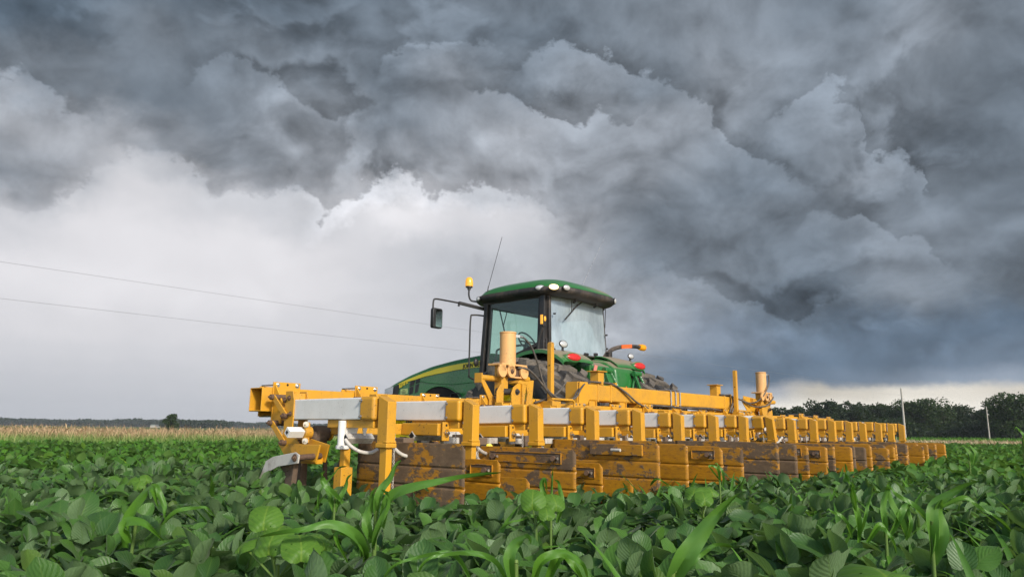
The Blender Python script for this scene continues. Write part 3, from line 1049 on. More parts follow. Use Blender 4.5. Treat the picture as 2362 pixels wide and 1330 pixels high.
def hose_white(arm, kind):
    b = MB()
    if kind == 0:
        pts = [(0.03, -0.02, 0.905), (0.045, -0.07, 0.862), (0.075, -0.09, 0.80), (0.14, -0.10, 0.745), (0.22, -0.10, 0.724), (0.29, -0.10, 0.735), (0.345, -0.10, 0.745)]
    elif kind == 1:
        pts = [(0.03, -0.03, 0.905), (0.05, -0.06, 0.84), (0.09, -0.07, 0.77), (0.13, -0.07, 0.70), (0.19, -0.06, 0.66)]
    else:
        pts = [(0.03, -0.02, 0.905), (0.05, -0.04, 0.86), (0.10, -0.05, 0.825), (0.19, -0.05, 0.80)]
    pts = smooth_path([(p[0], p[1] + 0.13, p[2]) for p in pts], 5)
    b.tube(pts, 0.0125, 9)
    q = pts[-1]
    b.cyl(pts[-3], Vector(q) + (Vector(q) - Vector(pts[-3])) * 1.2, 0.0155, 10)
    return b.build('drop_hose', M['dirty_white'], arm, smooth=60)


unit0 = make_unit()
for n in range(NROW):
    u = unit0 if n == 0 else copy_tree(unit0)
    u.parent = cult
    u.location = (ROW * n, 0, 0)
    if n == 8:                                  # this one hangs skewed
        u.rotation_euler = (0, math.radians(-13), 0)
        u.location = (ROW * n + 0.19 + 0.06, 0, 0.035)
    if n != 8 and n > 0:
        u.rotation_euler = (math.radians(rng.uniform(-0.9, 0.9)), math.radians(rng.uniform(-0.8, 0.8)), math.radians(rng.uniform(-0.8, 0.8)))
        u.location.z = rng.uniform(-0.006, 0.006)
    hose_white(u, [0, 1, 0, 0, 1, 2, 1, 0, 2][n % 9] if n else 0)
    if n == 0:                                  # the first unit has no brace under its arm
        SKIP = [c_ for c_ in u.children if c_.name.split('.')[0] in ('brace', 'ear', 'ear_hole', 'lynch_pin', 'diamond_bar', 'bar_opening')]
    for i in range(1 if n in (0, 3) else 2):
        cl = rng.uniform(0.10, 0.28) if n else 0.36
        ch = chain_mb((0.055 - 0.12 * i + (0 if n else -0.015), 0.09 if n else -0.03, 0.875), cl, int(cl / 0.0185))
        ch.build('chain', M['steel'] if n % 2 else M['dirty_white'], u)
for c_ in SKIP:
    bpy.data.objects.remove(c_)
# second hose, seen under the first clamp
b = MB()
b.tube(smooth_path([(-0.10, 0.30, 0.83), (-0.085, 0.26, 0.79), (-0.04, 0.22, 0.755), (0.03, 0.2, 0.745), (0.09, 0.2, 0.765)], 6), 0.0125, 9)
b.build('drop_hose', M['dirty_white'], unit0, smooth=60)

# the outermost unit shows more of its ironwork
b = MB()
prof = [(0.575, 0.725), (0.585, 0.671), (0.815, 0.642), (0.903, 0.612), (1.052, 0.545), (0.975, 0.674), (0.89, 0.705), (0.62, 0.742)]
b.prism(prof, 'x', -0.262, -0.250)
cw = b.build('claw', M['dirty_white'], unit0, 0.003)
b = MB()
b.bolt((-0.262, 0.62, 0.705), (-1, 0, 0), 0.018, 0.012)
b.cyl((-0.25, 0.62, 0.705), (-0.06, 0.62, 0.715), 0.02, 12)
b.build('claw_bolt', M['rusty'], cw)
b = MB()
b.prism([(0.70, 0.70), (0.82, 0.70), (0.80, 0.40), (0.74, 0.40)], 'x', -0.21, -0.17)
b.ball((-0.20, 0.80, 0.66), 0.07, 12, 8, (0.35, 1.2, 0.9))
b.build('shank', M['dirt'], unit0, 0.006)
b = MB()
b.prism([(0.56, 0.79), (0.95, 0.79), (0.86, 0.69), (0.60, 0.67)], 'x', -0.115, -0.10)
b.prism([(0.56, 0.79), (0.80, 0.83), (0.86, 0.69), (0.60, 0.67)], 'x', -0.04, -0.028)
b.b2(-0.10, -0.04, 0.62, 0.80, 0.66, 0.70)
b.build('foot_bracket', Y, unit0, 0.004)
b = MB()
b.box((-0.155, 0.80, 0.87), (0.13, 0.055, 0.055), Matrix.Rotation(math.radians(35), 3, 'X'))
b.box((0.16, 0.80, 0.88), (0.10, 0.05, 0.05), Matrix.Rotation(math.radians(35), 3, 'X'))
st = b.build('tool_bar_stub', W, unit0, 0.003)
b = MB()
b.cyl((-0.222, 0.80, 0.87), (-0.2195, 0.80, 0.87), 0.016, 4)
b.build('stub_opening', M['hole'], st)
b = MB()
b.cyl((-0.10, 0.79, 0.87), (-0.04, 0.79, 0.87), 0.042, 16)
b.b2(-0.10, -0.06, 0.765, 0.80, 0.80, 0.94)
st2 = b.build('stub_clamp', Y, unit0, 0.004)
b = MB()
for z in (0.925, 0.812):
    b.bolt((-0.098, 0.762, z), (-0.4, -1, 0), 0.014, 0.016)
b.build('stub_bolt', M['steel'], st2)
b = MB()
b.cyl((0.0, 0.80, 0.865), (0.10, 0.80, 0.865), 0.055, 14)
b.ball((0.04, 0.80, 0.84), 0.055, 12, 8, (1.2, 1, 1))
b.build('pivot_hub', M['dirt'], unit0, 0.004)
b = MB()
b.cyl((0.115, 0.80, 0.865), (0.13, 0.80, 0.865), 0.055, 18)
b.build('hub_flange', Y, unit0, 0.003)
b = MB()
b.bar((0.085, 0.79, 0.83), (0.10, 0.77, 0.42), 0.03, 0.014, up=(0, 1, 0))
b.build('tine', M['rusty'], unit0, 0.004)
# white socket with the yellow shield leg, left of the first post
b = MB()
b.cyl((-0.055, 0.40, 0.79), (-0.055, 0.40, 0.952), 0.027, 18)
b.cyl((-0.045, 0.40, 0.765), (-0.045, 0.40, 0.79), 0.045, 18)
b.prism([(-0.03, 0.955), (0.085, 0.955), (0.05, 0.845), (-0.03, 0.845)], 'y', 0.385, 0.397)
b.prism([(0.07, 0.957), (0.125, 0.957), (0.10, 0.85), (0.085, 0.85)], 'y', 0.345, 0.357)
b.b2(-0.03, 0.12, 0.35, 0.42, 0.945, 0.957)
sk = b.build('leg_socket', W, unit0, 0.003)
b = MB()
b.box((0.055, 0.36, 0.835), (0.22, 0.050, 0.050), Matrix.Rotation(math.radians(45), 3, 'X'))
b.build('diamond_bar', M['dirty_white'], sk, 0.003)
b = MB()
b.add([(-0.0565, 0.36, 0.835 + 0.027), (-0.0565, 0.387, 0.835), (-0.0565, 0.36, 0.835 - 0.027), (-0.0565, 0.333, 0.835)], [(0, 1, 2, 3)])
b.build('bar_opening', M['hole'], sk)
b = MB()
b.b2(-0.045, 0.005, 0.375, 0.425, 0.50, 0.768)
b.b2(-0.075, 0.018, 0.36, 0.44, 0.40, 0.648)
b.build('shield_leg', Y, unit0, 0.004)


# ------------------------------------------------ ribbed sheet-metal shields
def shield(x, y0, y1, z0, z1, slot=0, cham=0.03, lean=0.0, mud=None):
    """sheet from y0 (front) to y1 (rear end, nearest the camera); slot 0 none, 1 long, 2 short at rear, 3 raised"""
    L = abs(y0 - y1)
    H = z1 - z0
    ny, nz = max(int(L / 0.03), 6), 60
    vs = []
    for j in range(nz + 1):
        fz = j / nz
        z = z0 + H * fz
        off = 0.0
        for rc in (0.30, 0.62):
            d = abs(z - (z1 - 0.36 * rc * 1.0))
            d = abs((z1 - z) - (0.15 if rc == 0.30 else 0.27))
            off += 0.010 * max(0.0, 1 - d / 0.011)
        for i in range(ny + 1):
            fy = i / ny
            yy = y0 + (y1 - y0) * fy
            dx = off + 0.004 * math.sin(fy * 5 + x * 9) * fy + lean * (z - z1)
            vs.append([x + dx, yy, z])
    # chamfer rear corners
    for v in vs:
        a = (v[1] - y1)
        t = z1 - v[2]
        if a + t < cham:
            k = (cham - a - t) / 2
            v[1] += k
            v[2] -= k
        t = v[2] - z0
        if a + t < cham:
            k = (cham - a - t) / 2
            v[1] += k
            v[2] += k
    fs = [(j * (ny + 1) + i, j * (ny + 1) + i + 1, (j + 1) * (ny + 1) + i + 1, (j + 1) * (ny + 1) + i) for j in range(nz) for i in range(ny)]
    b = MB()
    b.add(vs, fs)
    o = b.build('shield', M['shield'], cult, smooth=18, solid=0.004)
    mudv = mud if mud is not None else rng.random() * 0.85
    o.color = (mudv, mudv, mudv, 1)
    if slot:
        zs1 = z1 - 0.038
        zs0 = zs1 - 0.062
        ya, yb = (y1 + 0.12, y1 + L * 0.78) if slot == 1 else (y1 + 0.07, y1 + 0.26)
        if slot == 3:
            b = MB()
            b.b2(x - 0.022, x - 0.003, y1 + 0.13, y1 + 0.6, zs0 - 0.01, zs1 + 0.01)
            b.build('raised_channel', M['shield'], o, 0.005)
            b = MB()
            b.cyl((x - 0.05, y1 + 0.30, zs0 + 0.03), (x - 0.05, y1 + 0.38, zs0 + 0.03), 0.012, 10)
            b.build('hose_end', M['dirty_white'], o)
        else:
            b = MB()
            r = 0.007
            b.b2(x - 0.014, x - 0.003, ya - r, yb + r, zs1, zs1 + r)
            b.b2(x - 0.010, x - 0.003, ya - r, yb + r, zs0 - r, zs0)
            b.b2(x - 0.014, x - 0.003, ya - r, ya, zs0, zs1)
            b.b2(x - 0.014, x - 0.003, yb, yb + r, zs0, zs1)
            b.build('slot_rim', M['shield'], o, 0.003, whole=True)
            b = MB()
            b.b2(x - 0.006, x - 0.0026, ya + 0.001, yb - 0.001, zs0 + 0.001, zs1 - 0.001)
            b.build('slot_channel', M['shield'], o)
            b = MB()
            b.b2(x - 0.0085, x - 0.0062, ya + 0.001, yb - 0.001, zs1 - 0.014, zs1 - 0.001)
            b.build('slot_lip', M['dirt'], o)
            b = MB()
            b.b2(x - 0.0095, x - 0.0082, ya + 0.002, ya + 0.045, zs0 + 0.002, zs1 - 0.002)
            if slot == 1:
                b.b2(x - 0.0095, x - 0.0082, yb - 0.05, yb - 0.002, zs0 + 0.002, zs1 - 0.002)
            b.build('slot_shadow', M['dirt'], o)  # dark patches in mud colour stand in for shade at the slot ends
            b = MB()
            ys = [ya + 0.035] if slot == 2 else [ya + 0.035, yb - 0.06]
            for q in ys:
                b.cyl((x - 0.009, q + 0.02, zs0 + 0.032), (x - 0.04, q + 0.012, zs0 + 0.032), 0.017, 12)
            b.build('slot_knob', M['rusty'], o)
            b = MB()
            for q in ys:
                b.cyl((x - 0.020, q - 0.004, zs0 + 0.032), (x - 0.026, q - 0.026, zs0 + 0.032), 0.009, 10)
            b.build('bolt', M['steel'], o)
    return o


TE = [-0.508, -0.784, -0.970, -1.091, -1.236, -1.212, -1.20, -1.164, -1.116, -1.062, -1.0, -0.95, -0.9, -0.86, -0.82, -0.80]
ZT = [0.815, 0.785, 0.835, 0.795, 0.825, 0.80, 0.80, 0.79, 0.79, 0.78, 0.80, 0.78, 0.79, 0.78, 0.775, 0.77]
ZB = [0.40, 0.47, 0.45, 0.50, 0.46, 0.47, 0.47, 0.46, 0.45, 0.45, 0.45, 0.44, 0.44, 0.43, 0.43, 0.42]
SL = [0, 1, 3, 2, 0, 2, 3, 0, 0, 1, 0, 2, 0, 0, 0, 2]
for n in range(16):
    x = 0.20 + ROW * n
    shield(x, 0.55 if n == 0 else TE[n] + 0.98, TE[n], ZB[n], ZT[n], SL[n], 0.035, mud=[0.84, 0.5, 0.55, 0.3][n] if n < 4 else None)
    if n < 2:
        zt = ZT[n] - 0.105
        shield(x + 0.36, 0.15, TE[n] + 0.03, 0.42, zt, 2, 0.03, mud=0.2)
        shield(x + 0.37, TE[n] + 0.06, TE[n] - 0.21, 0.40, zt - 0.105, 0, 0.03, mud=0.25)
    elif n < 15:
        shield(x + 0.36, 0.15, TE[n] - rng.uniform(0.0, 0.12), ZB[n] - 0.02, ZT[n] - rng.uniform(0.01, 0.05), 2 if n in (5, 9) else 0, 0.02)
for sh in [c_ for c_ in cult.children if c_.name.startswith('shield')]:
    for c_ in sh.children:
        c_.color = sh.color
shield(0.20 + ROW * 16, 0.15, -0.22, 0.42, 0.66, 0, 0.04)
shield(0.24 + ROW * 16, 0.10, -0.60, 0.44, 0.64, 2, 0.05)

# ------------------------------------------------------------------ tractor.  shapes written in the cultivator's axes, then shifted to the tractor's own base
UX = Vector((math.cos(IANG), math.sin(IANG), 0))
TY = Vector((-math.sin(IANG), math.cos(IANG), 0))
TC = Vector((6.1, 2.85, 0))
tractor = empty('tractor', IO + UX * TC.x + TY * TC.y, IANG)
tag(tractor, 'green farm tractor with dual rear tyres and lit amber beacon ahead of the cultivator', 'tractor')
G, GD, K, KD = M['green'], M['green_dusty'], M['black'], M['black_dusty']


class TB(MB):
    def build(self, name, mat, parent=None, *a, **k):
        self.v = [tuple(Vector(p) - TC) for p in self.v]
        return MB.build(self, name, mat, parent if parent is not None else tractor, *a, **k)


# wheels ------------------------------------------------
def tyre_mesh(R=0.95, wd=0.50, nl=19):
    b = TB()
    prof = [(-wd * 0.36, R * 0.56), (-wd * 0.47, R * 0.63), (-wd * 0.5, R * 0.76), (-wd * 0.49, R * 0.87), (-wd * 0.44, R * 0.925),
            (-wd * 0.22, R * 0.945), (0, R * 0.95), (wd * 0.22, R * 0.945), (wd * 0.44, R * 0.925), (wd * 0.49, R * 0.87), (wd * 0.5, R * 0.76), (wd * 0.47, R * 0.63), (wd * 0.36, R * 0.56)]
    n = 72
    rings = []
    for k in range(n + 1):
        a = 2 * math.pi * k / n
        rings.append([(x, r * math.cos(a), r * math.sin(a)) for x, r in prof])
    b.loft(rings, closed=False, caps=False)
    nc = len(b.v)
    for s in (-1, 1):
        for i in range(nl):
            a0 = 2 * math.pi * (i + (0.5 if s > 0 else 0)) / nl
            # lug runs from near the centre line out to the shoulder, swept back
            pts = []
            for f, da in ((0.0, 0.0), (0.35, 0.055), (0.7, 0.125), (0.97, 0.165)):
                x = s * (0.02 + f * wd * 0.47) - s * 0.02 * (f == 0) * 1.0
                pts.append((x, a0 - da, f))
            hw = 0.056
            vs = []
            for x, a, f in pts:
                rt = R * (1.0 - 0.012 * f)
                rb = R * (0.925 - 0.03 * f)
                hwf = hw * (1 + 0.25 * f)
                for q, rr in ((-1.35, rb), (-1, rt), (1, rt), (1.35, rb)):
                    aa = a + q * hwf
                    vs.append((x, rr * math.cos(aa), rr * math.sin(aa)))
            # the shoulder end runs down the side wall
            x, a, f = pts[-1]
            for q, rr in ((-1.2, R * 0.80), (-0.9, R * 0.86), (0.9, R * 0.86), (1.2, R * 0.80)):
                aa = a - 0.03 + q * hw * 1.1
                vs.append((s * wd * 0.515, rr * math.cos(aa), rr * math.sin(aa)))
            fs = []
            for j in range(4):
                for k in range(3):
                    fs.append((j * 4 + k, j * 4 + k + 1, j * 4 + k + 5, j * 4 + k + 4))
            fs += [(0, 1, 2, 3), (19, 18, 17, 16)]
            b.add(vs, fs)
    return b, nc


def wheel(cx, R=0.95, wd=0.50, cy=2.85, cz=0.93, name='rear_wheel', side=-1, spin=0.0):
    rb = TB()
    rp = [(-wd * 0.36, R * 0.57), (-wd * 0.30, R * 0.53), (-wd * 0.05, R * 0.50), (side * wd * 0.02, R * 0.20), (side * wd * 0.10, R * 0.12), (side * wd * 0.14, 0.02)]
    n = 40
    rb.loft([[(x, r * math.cos(2 * math.pi * k / n), r * math.sin(2 * math.pi * k / n)) for x, r in rp] for k in range(n + 1)], closed=False, caps=False)
    rb.loft([[(x, r * math.cos(2 * math.pi * k / n), r * math.sin(2 * math.pi * k / n)) for x, r in ((wd * 0.36, R * 0.57), (wd * 0.30, R * 0.53), (-wd * 0.05, R * 0.50))] for k in range(n + 1)], closed=False, caps=False)
    rb.v = [tuple(Vector(p) + Vector((cx, cy, cz))) for p in rb.v]
    rim = rb.build(name, M['stripe'])
    tb, nc = tyre_mesh(R, wd)
    tb.v = [(p[0], p[1] * math.cos(spin) - p[2] * math.sin(spin), p[1] * math.sin(spin) + p[2] * math.cos(spin)) for p in tb.v]
    tb.v = [tuple(Vector(p) + Vector((cx, cy, cz))) for p in tb.v]
    t = tb.build('tyre', M['tyre'], rim, smooth=38)
    at = t.data.attributes.new('lug', 'FLOAT', 'POINT')
    vals = np.zeros(len(t.data.vertices), np.float32)
    vals[nc:] = 1.0
    at.data.foreach_set('value', vals)
    return rim


for i, cx in enumerate((4.65, 5.25, 6.97, 7.57)):
    wheel(cx, spin=i * 0.09)
for i, cx in enumerate((5.15, 7.05)):
    wheel(cx, R=0.72, wd=0.42, cy=5.75, cz=0.70, name='front_wheel', spin=i * 0.1)
b = TB()
b.cyl((4.6, 2.85, 0.93), (7.6, 2.85, 0.93), 0.10, 18)
b.cyl((5.0, 5.75, 0.70), (7.2, 5.75, 0.70), 0.08, 14)
b.build('axle', K)
b = TB()
b.b2(5.80, 6.40, 2.4, 5.2, 0.70, 1.45)
b.b2(5.85, 6.35, 5.2, 6.9, 0.75, 1.30)
b.build('chassis', K, bevel=0.02)

# hood ------------------------------------------------
HT = [(4.55, 2.150, 0.390), (4.9, 2.125, 0.390), (5.35, 2.085, 0.388), (5.9, 2.010, 0.384), (6.45, 1.885, 0.376), (6.85, 1.765, 0.362), (7.08, 1.690, 0.335), (7.18, 1.640, 0.29)]


def hood_at(t):
    for i in range(len(HT) - 1):
        if t <= HT[i + 1][0]:
            f = (t - HT[i][0]) / (HT[i + 1][0] - HT[i][0])
            return HT[i][1] * (1 - f) + HT[i + 1][1] * f, HT[i][2] * (1 - f) + HT[i + 1][2] * f
    return HT[-1][1], HT[-1][2]


rings = []
for k in range(28):
    t = 4.55 + (7.18 - 4.55) * k / 27
    zt, hw = hood_at(t)
    zb = 1.30 if t < 6.9 else 1.30 + (t - 6.9) * 0.5
    rr = []
    for j in range(15):
        a = math.pi * j / 14
        rr.append((6.1 - hw * (abs(math.cos(a)) ** 0.42) * (1 if math.cos(a) > 0 else -1), t, zt - 0.13 + 0.13 * (math.sin(a) ** 0.75)))
    rr = [(6.1 - hw * 1.03, t, zb)] + [(6.1 - hw * 1.03, t, zb + (zt - 0.13 - zb) * 0.5)] + rr + [(6.1 + hw * 1.03, t, zb + (zt - 0.13 - zb) * 0.5)] + [(6.1 + hw * 1.03, t, zb)]
    rings.append(rr)
b = TB()
b.loft(rings)
hood = b.build('hood', G, smooth=50)


def side_x(t, out=0.004):
    return 6.1 - hood_at(t)[1] * 1.03 - out


def side_patch(pairs, name, mat, parent, out=0.004, th=0.003):
    """strip on the hood's left side; pairs = (t, z_low, z_high)"""
    b = TB()
    fr = []
    for t, z0, z1 in pairs:
        x = side_x(t, out)
        fr.append([(x, t, z0), (x, t, z1), (x + th + 0.03, t, z1), (x + th + 0.03, t, z0)])
    b.loft(fr)
    return b.build(name, mat, parent)


stp = []
for t, z0, z1 in ((4.56, 1.918, 2.020), (4.727, 1.914, 2.014), (5.163, 1.893, 1.990), (5.45, 1.868, 1.963), (5.695, 1.844, 1.934), (6.03, 1.806, 1.874), (6.26, 1.765, 1.822), (6.5, 1.735, 1.768), (6.74, 1.700, 1.703)):
    stp.append((t, z0, z1))
side_patch(stp, 'stripe', M['stripe'], hood)
# lettering on the left side: reads from front to rear as seen by the camera
def side_text(name, s, size, t, z, slope, mat, shear=0.0, bold=0.0, out=0.008):
    x = side_x(t, out)
    # text x axis -> -t (towards the rear, to the right in view), text y -> z, facing -u
    ang = slope
    Mx = Matrix(((0, 0, -1, x), (-1, 0, 0, t), (0, 1, 0, z), (0, 0, 0, 1)))
    Mx = Matrix.Translation(-TC) @ Mx @ Matrix.Rotation(ang, 4, 'Z')
    return text_mesh(name, s, size, mat, hood, Mx, shear=shear, bold=bold)


side_text('maker_lettering', 'JOHN DEERE', 0.094, 5.045, 1.910, 0.06, M['glyph_black'], 0.15, 0.0022)
side_text('model_number', '8260 R', 0.086, 6.685, 1.628, 0.36, M['stripe'], 0.15, 0.0022)
b = TB()
x = side_x(6.6, 0.006)
b.plate([(x, 6.645, 1.515), (x, 6.645, 1.610), (x, 6.455, 1.620), (x, 6.455, 1.525)], (1, 0, 0), 0.004)
stk = b.build('sticker', M['sticker'], hood, 0.006)
b = TB()
for z, a, c in ((1.588, 6.59, 6.52), (1.565, 6.62, 6.48), (1.550, 6.62, 6.48), (1.535, 6.60, 6.50)):
    b.b2(x - 0.0012, x + 0.001, c, a, z - 0.0035, z + 0.0035)
b.build('sticker_print', M['glyph_black'], stk, whole=True)
for q in ([(6.40, 1.650), (6.385, 1.735), (6.265, 1.765), (6.285, 1.675)], [(6.405, 1.50), (6.400, 1.635), (6.288, 1.658), (6.300, 1.53)],
          [(6.240, 1.690), (6.225, 1.778), (6.125, 1.805), (6.140, 1.718)], [(6.255, 1.52), (6.245, 1.672), (6.145, 1.700), (6.160, 1.55)]):
    b = TB()
    x = side_x(6.3, 0.003)
    b.plate([(x, t, z) for t, z in q], (1, 0, 0), 0.02)
    b.build('side_vent', K, hood, 0.004)
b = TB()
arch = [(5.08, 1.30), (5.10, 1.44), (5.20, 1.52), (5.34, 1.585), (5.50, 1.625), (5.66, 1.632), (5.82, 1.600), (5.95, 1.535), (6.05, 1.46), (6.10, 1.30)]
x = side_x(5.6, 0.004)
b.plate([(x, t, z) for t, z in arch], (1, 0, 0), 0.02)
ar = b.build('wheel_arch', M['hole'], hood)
b = TB()
b.tube([(x - 0.006, p[0], p[1]) for p in smooth_path([(a_, b_, 0) for a_, b_ in arch], 4)], 0.012, 6)
b.build('arch_lip', G, ar)
b = TB()
b.tube([(x - 0.02, t, z) for t, z in ((5.30, 1.40), (5.31, 1.46), (5.28, 1.50), (5.12, 1.50), (5.06, 1.45))], 0.012, 8)
b.build('arch_hose', K, ar)
b = TB()
b.tube([(side_x(t, 0.0), t, z) for t, z in ((6.12, 1.735), (5.9, 1.70), (5.6, 1.672), (5.28, 1.650), (4.85, 1.668), (4.6, 1.68))], 0.007, 6)
b.build('crease', G, hood)
b = TB()
b.plate([(side_x(6.9, 0.003), 6.93, 1.50), (side_x(6.9, 0.003), 6.84, 1.675), (side_x(6.7, 0.003), 6.69, 1.700), (side_x(6.7, 0.003), 6.72, 1.50)], (1, 0, 0), 0.02)
b.build('headlight_surround', K, hood)
b = TB()
b.loft([[(6.1 - 0.35, 7.02, 1.50), (6.1 - 0.35, 7.02, 1.655), (6.1 - 0.30, 7.20, 1.625), (6.1 - 0.30, 7.20, 1.50)],
        [(6.1 - 0.385, 6.86, 1.53), (6.1 - 0.385, 6.85, 1.672), (6.1 - 0.31, 7.19, 1.627), (6.1 - 0.31, 7.19, 1.50)]])
b.build('headlight', M['lamp'], hood, 0.004)
b = TB()
b.b2(5.70, 5.745, 4.45, 5.15, 1.25, 1.55)
b.ball((5.72, 5.02, 1.52), 0.09, 12, 8, (0.3, 1, 1.2))
b.build('side_panel', G, hood, 0.02)

# cab ------------------------------------------------
def cabx(z):
    """half width of the cab at height z"""
    return 0.80 - 0.012 * (z - 1.8)


PIL = {'fl': ((5.33, 4.27, 1.45), (5.35, 4.17, 2.90)), 'rl': ((5.30, 2.97, 2.02), (5.325, 2.98, 2.90)),
       'fr': ((6.87, 4.27, 1.45), (6.85, 4.17, 2.90)), 'rr': ((6.90, 2.97, 1.95), (6.78, 2.98, 2.92))}
b = TB()
b.bar(PIL['fl'][0], PIL['fl'][1], 0.075, 0.085, up=(1, 0, 0))
b.bar(PIL['fr'][0], PIL['fr'][1], 0.075, 0.085, up=(1, 0, 0))
b.bar((5.325, 4.15, 1.50), (5.345, 4.075, 2.88), 0.03, 0.05, up=(1, 0, 0))
b.build('front_pillar', K, bevel=0.01)
b = TB()
b.bar((5.30, 3.005, 1.98), (5.325, 3.01, 2.90), 0.09, 0.085, up=(1, 0, 0))
b.bar((5.315, 3.10, 2.10), (5.335, 3.085, 2.86), 0.03, 0.05, up=(1, 0, 0))
rp = b.build('rear_pillar', K, bevel=0.008)
b = TB()
b.bar((6.85, 3.0, 1.98), (6.76, 3.0, 2.92), 0.07, 0.06, up=(1, 0, 0))
b.bar((5.36, 2.93, 1.98), (5.37, 2.95, 2.90), 0.05, 0.05, up=(1, 0, 0))
b.build('rear_window_post', KD, bevel=0.008)
# lower edge of the door frame, following the fender
b = TB()
low = [(4.25, 1.66), (4.12, 1.70), (3.90, 1.88), (3.70, 1.95), (3.50, 2.01), (3.25, 2.09), (3.08, 2.155), (2.97, 2.19)]
for i in range(len(low) - 1):
    b.bar((5.31, low[i][0] + 0.01, low[i][1]), (5.31, low[i + 1][0] - 0.01, low[i + 1][1]), 0.06, 0.085, up=(1, 0, 0))
b.prism([(3.95, 1.84), (3.50, 2.00), (2.94, 2.23), (2.94, 1.90), (3.3, 1.80), (3.9, 1.60)], 'x', 5.30, 5.335)
b.prism([(4.30, 1.66), (4.30, 1.30), (3.6, 1.30), (3.6, 1.74)], 'x', 5.30, 5.34)
b.build('door_sill', K, bevel=0.008)
b = TB()
b.b2(5.34, 6.86, 2.98, 4.25, 2.865, 2.93)
b.b2(5.31, 5.36, 2.98, 4.25, 2.84, 2.93)
b.b2(6.84, 6.88, 2.98, 4.25, 2.84, 2.93)
b.b2(5.36, 6.84, 4.16, 4.24, 2.80, 2.93)
b.build('headliner', M['interior'], bevel=0.01)
b = TB()
b.b2(5.36, 6.84, 3.0, 4.25, 1.50, 1.62)
b.prism([(4.26, 1.55), (4.26, 2.02), (4.10, 2.10), (3.98, 2.06), (3.95, 1.55)], 'x', 5.75, 6.60)
b.build('cab_floor', M['interior'], bevel=0.01)
# door / side glass
gp = [(4.14, 1.74), (4.10, 2.0), (4.055, 2.85), (3.06, 2.855), (3.055, 2.21), (3.28, 2.12), (3.50, 2.045), (3.70, 1.985), (3.90, 1.91)]
for x0 in (5.315, 6.875):
    b = TB()
    b.plate([(x0, t, z) for t, z in gp], (1, 0, 0), 0.005)
    dg = b.build('door_glass' if x0 < 6 else 'side_glass', M['glass_side'])
b = TB()
b.plate([(5.38, 4.21, 2.0), (6.82, 4.21, 2.0), (6.80, 4.17, 2.84), (5.40, 4.17, 2.84)], (0, 1, 0), 0.005)
b.build('windscreen', M['glass_side'])
# rear window: slightly curved, rounded lower corners
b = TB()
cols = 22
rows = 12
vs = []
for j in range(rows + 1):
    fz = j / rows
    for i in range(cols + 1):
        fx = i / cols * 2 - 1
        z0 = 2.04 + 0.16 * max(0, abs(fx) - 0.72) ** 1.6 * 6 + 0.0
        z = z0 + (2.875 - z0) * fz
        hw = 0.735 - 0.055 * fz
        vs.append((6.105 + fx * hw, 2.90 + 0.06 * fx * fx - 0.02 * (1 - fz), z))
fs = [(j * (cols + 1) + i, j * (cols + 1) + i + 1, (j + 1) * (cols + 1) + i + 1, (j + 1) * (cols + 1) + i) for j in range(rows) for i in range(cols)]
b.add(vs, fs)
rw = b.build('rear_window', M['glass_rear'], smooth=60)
b = TB()
edge = [vs[i] for i in range(cols + 1)] + [vs[(j) * (cols + 1) + cols] for j in range(1, rows + 1)] 
edge2 = [vs[j * (cols + 1)] for j in range(rows, -1, -1)]
b.tube(edge2 + edge, 0.011, 6)
b.build('window_seal', KD, rw, smooth=60)
b = TB()
for p in ((5.43, 2.905, 2.60), (6.79, 2.91, 2.42), (6.80, 2.91, 2.20)):
    b.cyl(p, (p[0], p[1] - 0.03, p[2]), 0.014, 10)
b.cyl((6.13, 2.85, 2.06), (6.21, 2.85, 2.06), 0.02, 10)
b.b2(6.42, 6.48, 2.85, 2.90, 2.06, 2.10)
b.build('window_hinge', K, rw)
b = TB()
b.bar((6.10, 2.86, 2.875), (5.83, 2.85, 2.71), 0.012, 0.02)
b.bar((5.95, 2.845, 2.80), (5.62, 2.84, 2.53), 0.022, 0.014)
b.bar((5.80, 2.85, 2.84), (5.79, 2.845, 2.67), 0.008, 0.012)
b.build('rear_wiper', K, bevel=0.002)
b = TB()
for x in (5.83, 6.37):
    b.tube([(x, 2.86, 2.90), (x, 2.80, 2.88), (x + 0.01, 2.80, 2.84), (x + 0.03, 2.86, 2.82)], 0.018, 8)
b.build('hinge_bracket', K)
# roof ------------------------------------------------
def roof_ring(sc_, z, dz=0.0, n=64, ext=0.0):
    out = []
    for k in range(n):
        a = 2 * math.pi * k / n
        ca, sa = math.cos(a), math.sin(a)
        e = 0.52
        x = 6.08 + 0.925 * sc_ * (abs(ca) ** e) * (1 if ca > 0 else -1)
        y = 3.60 + 0.97 * sc_ * (abs(sa) ** e) * (1 if sa > 0 else -1)
        # plan narrows to the front
        x = 6.08 + (x - 6.08) * (1 - 0.035 * (y - 3.5))
        out.append((x, y, z + dz * (y - 3.5)))
    return out


def dome(fy):
    return fy


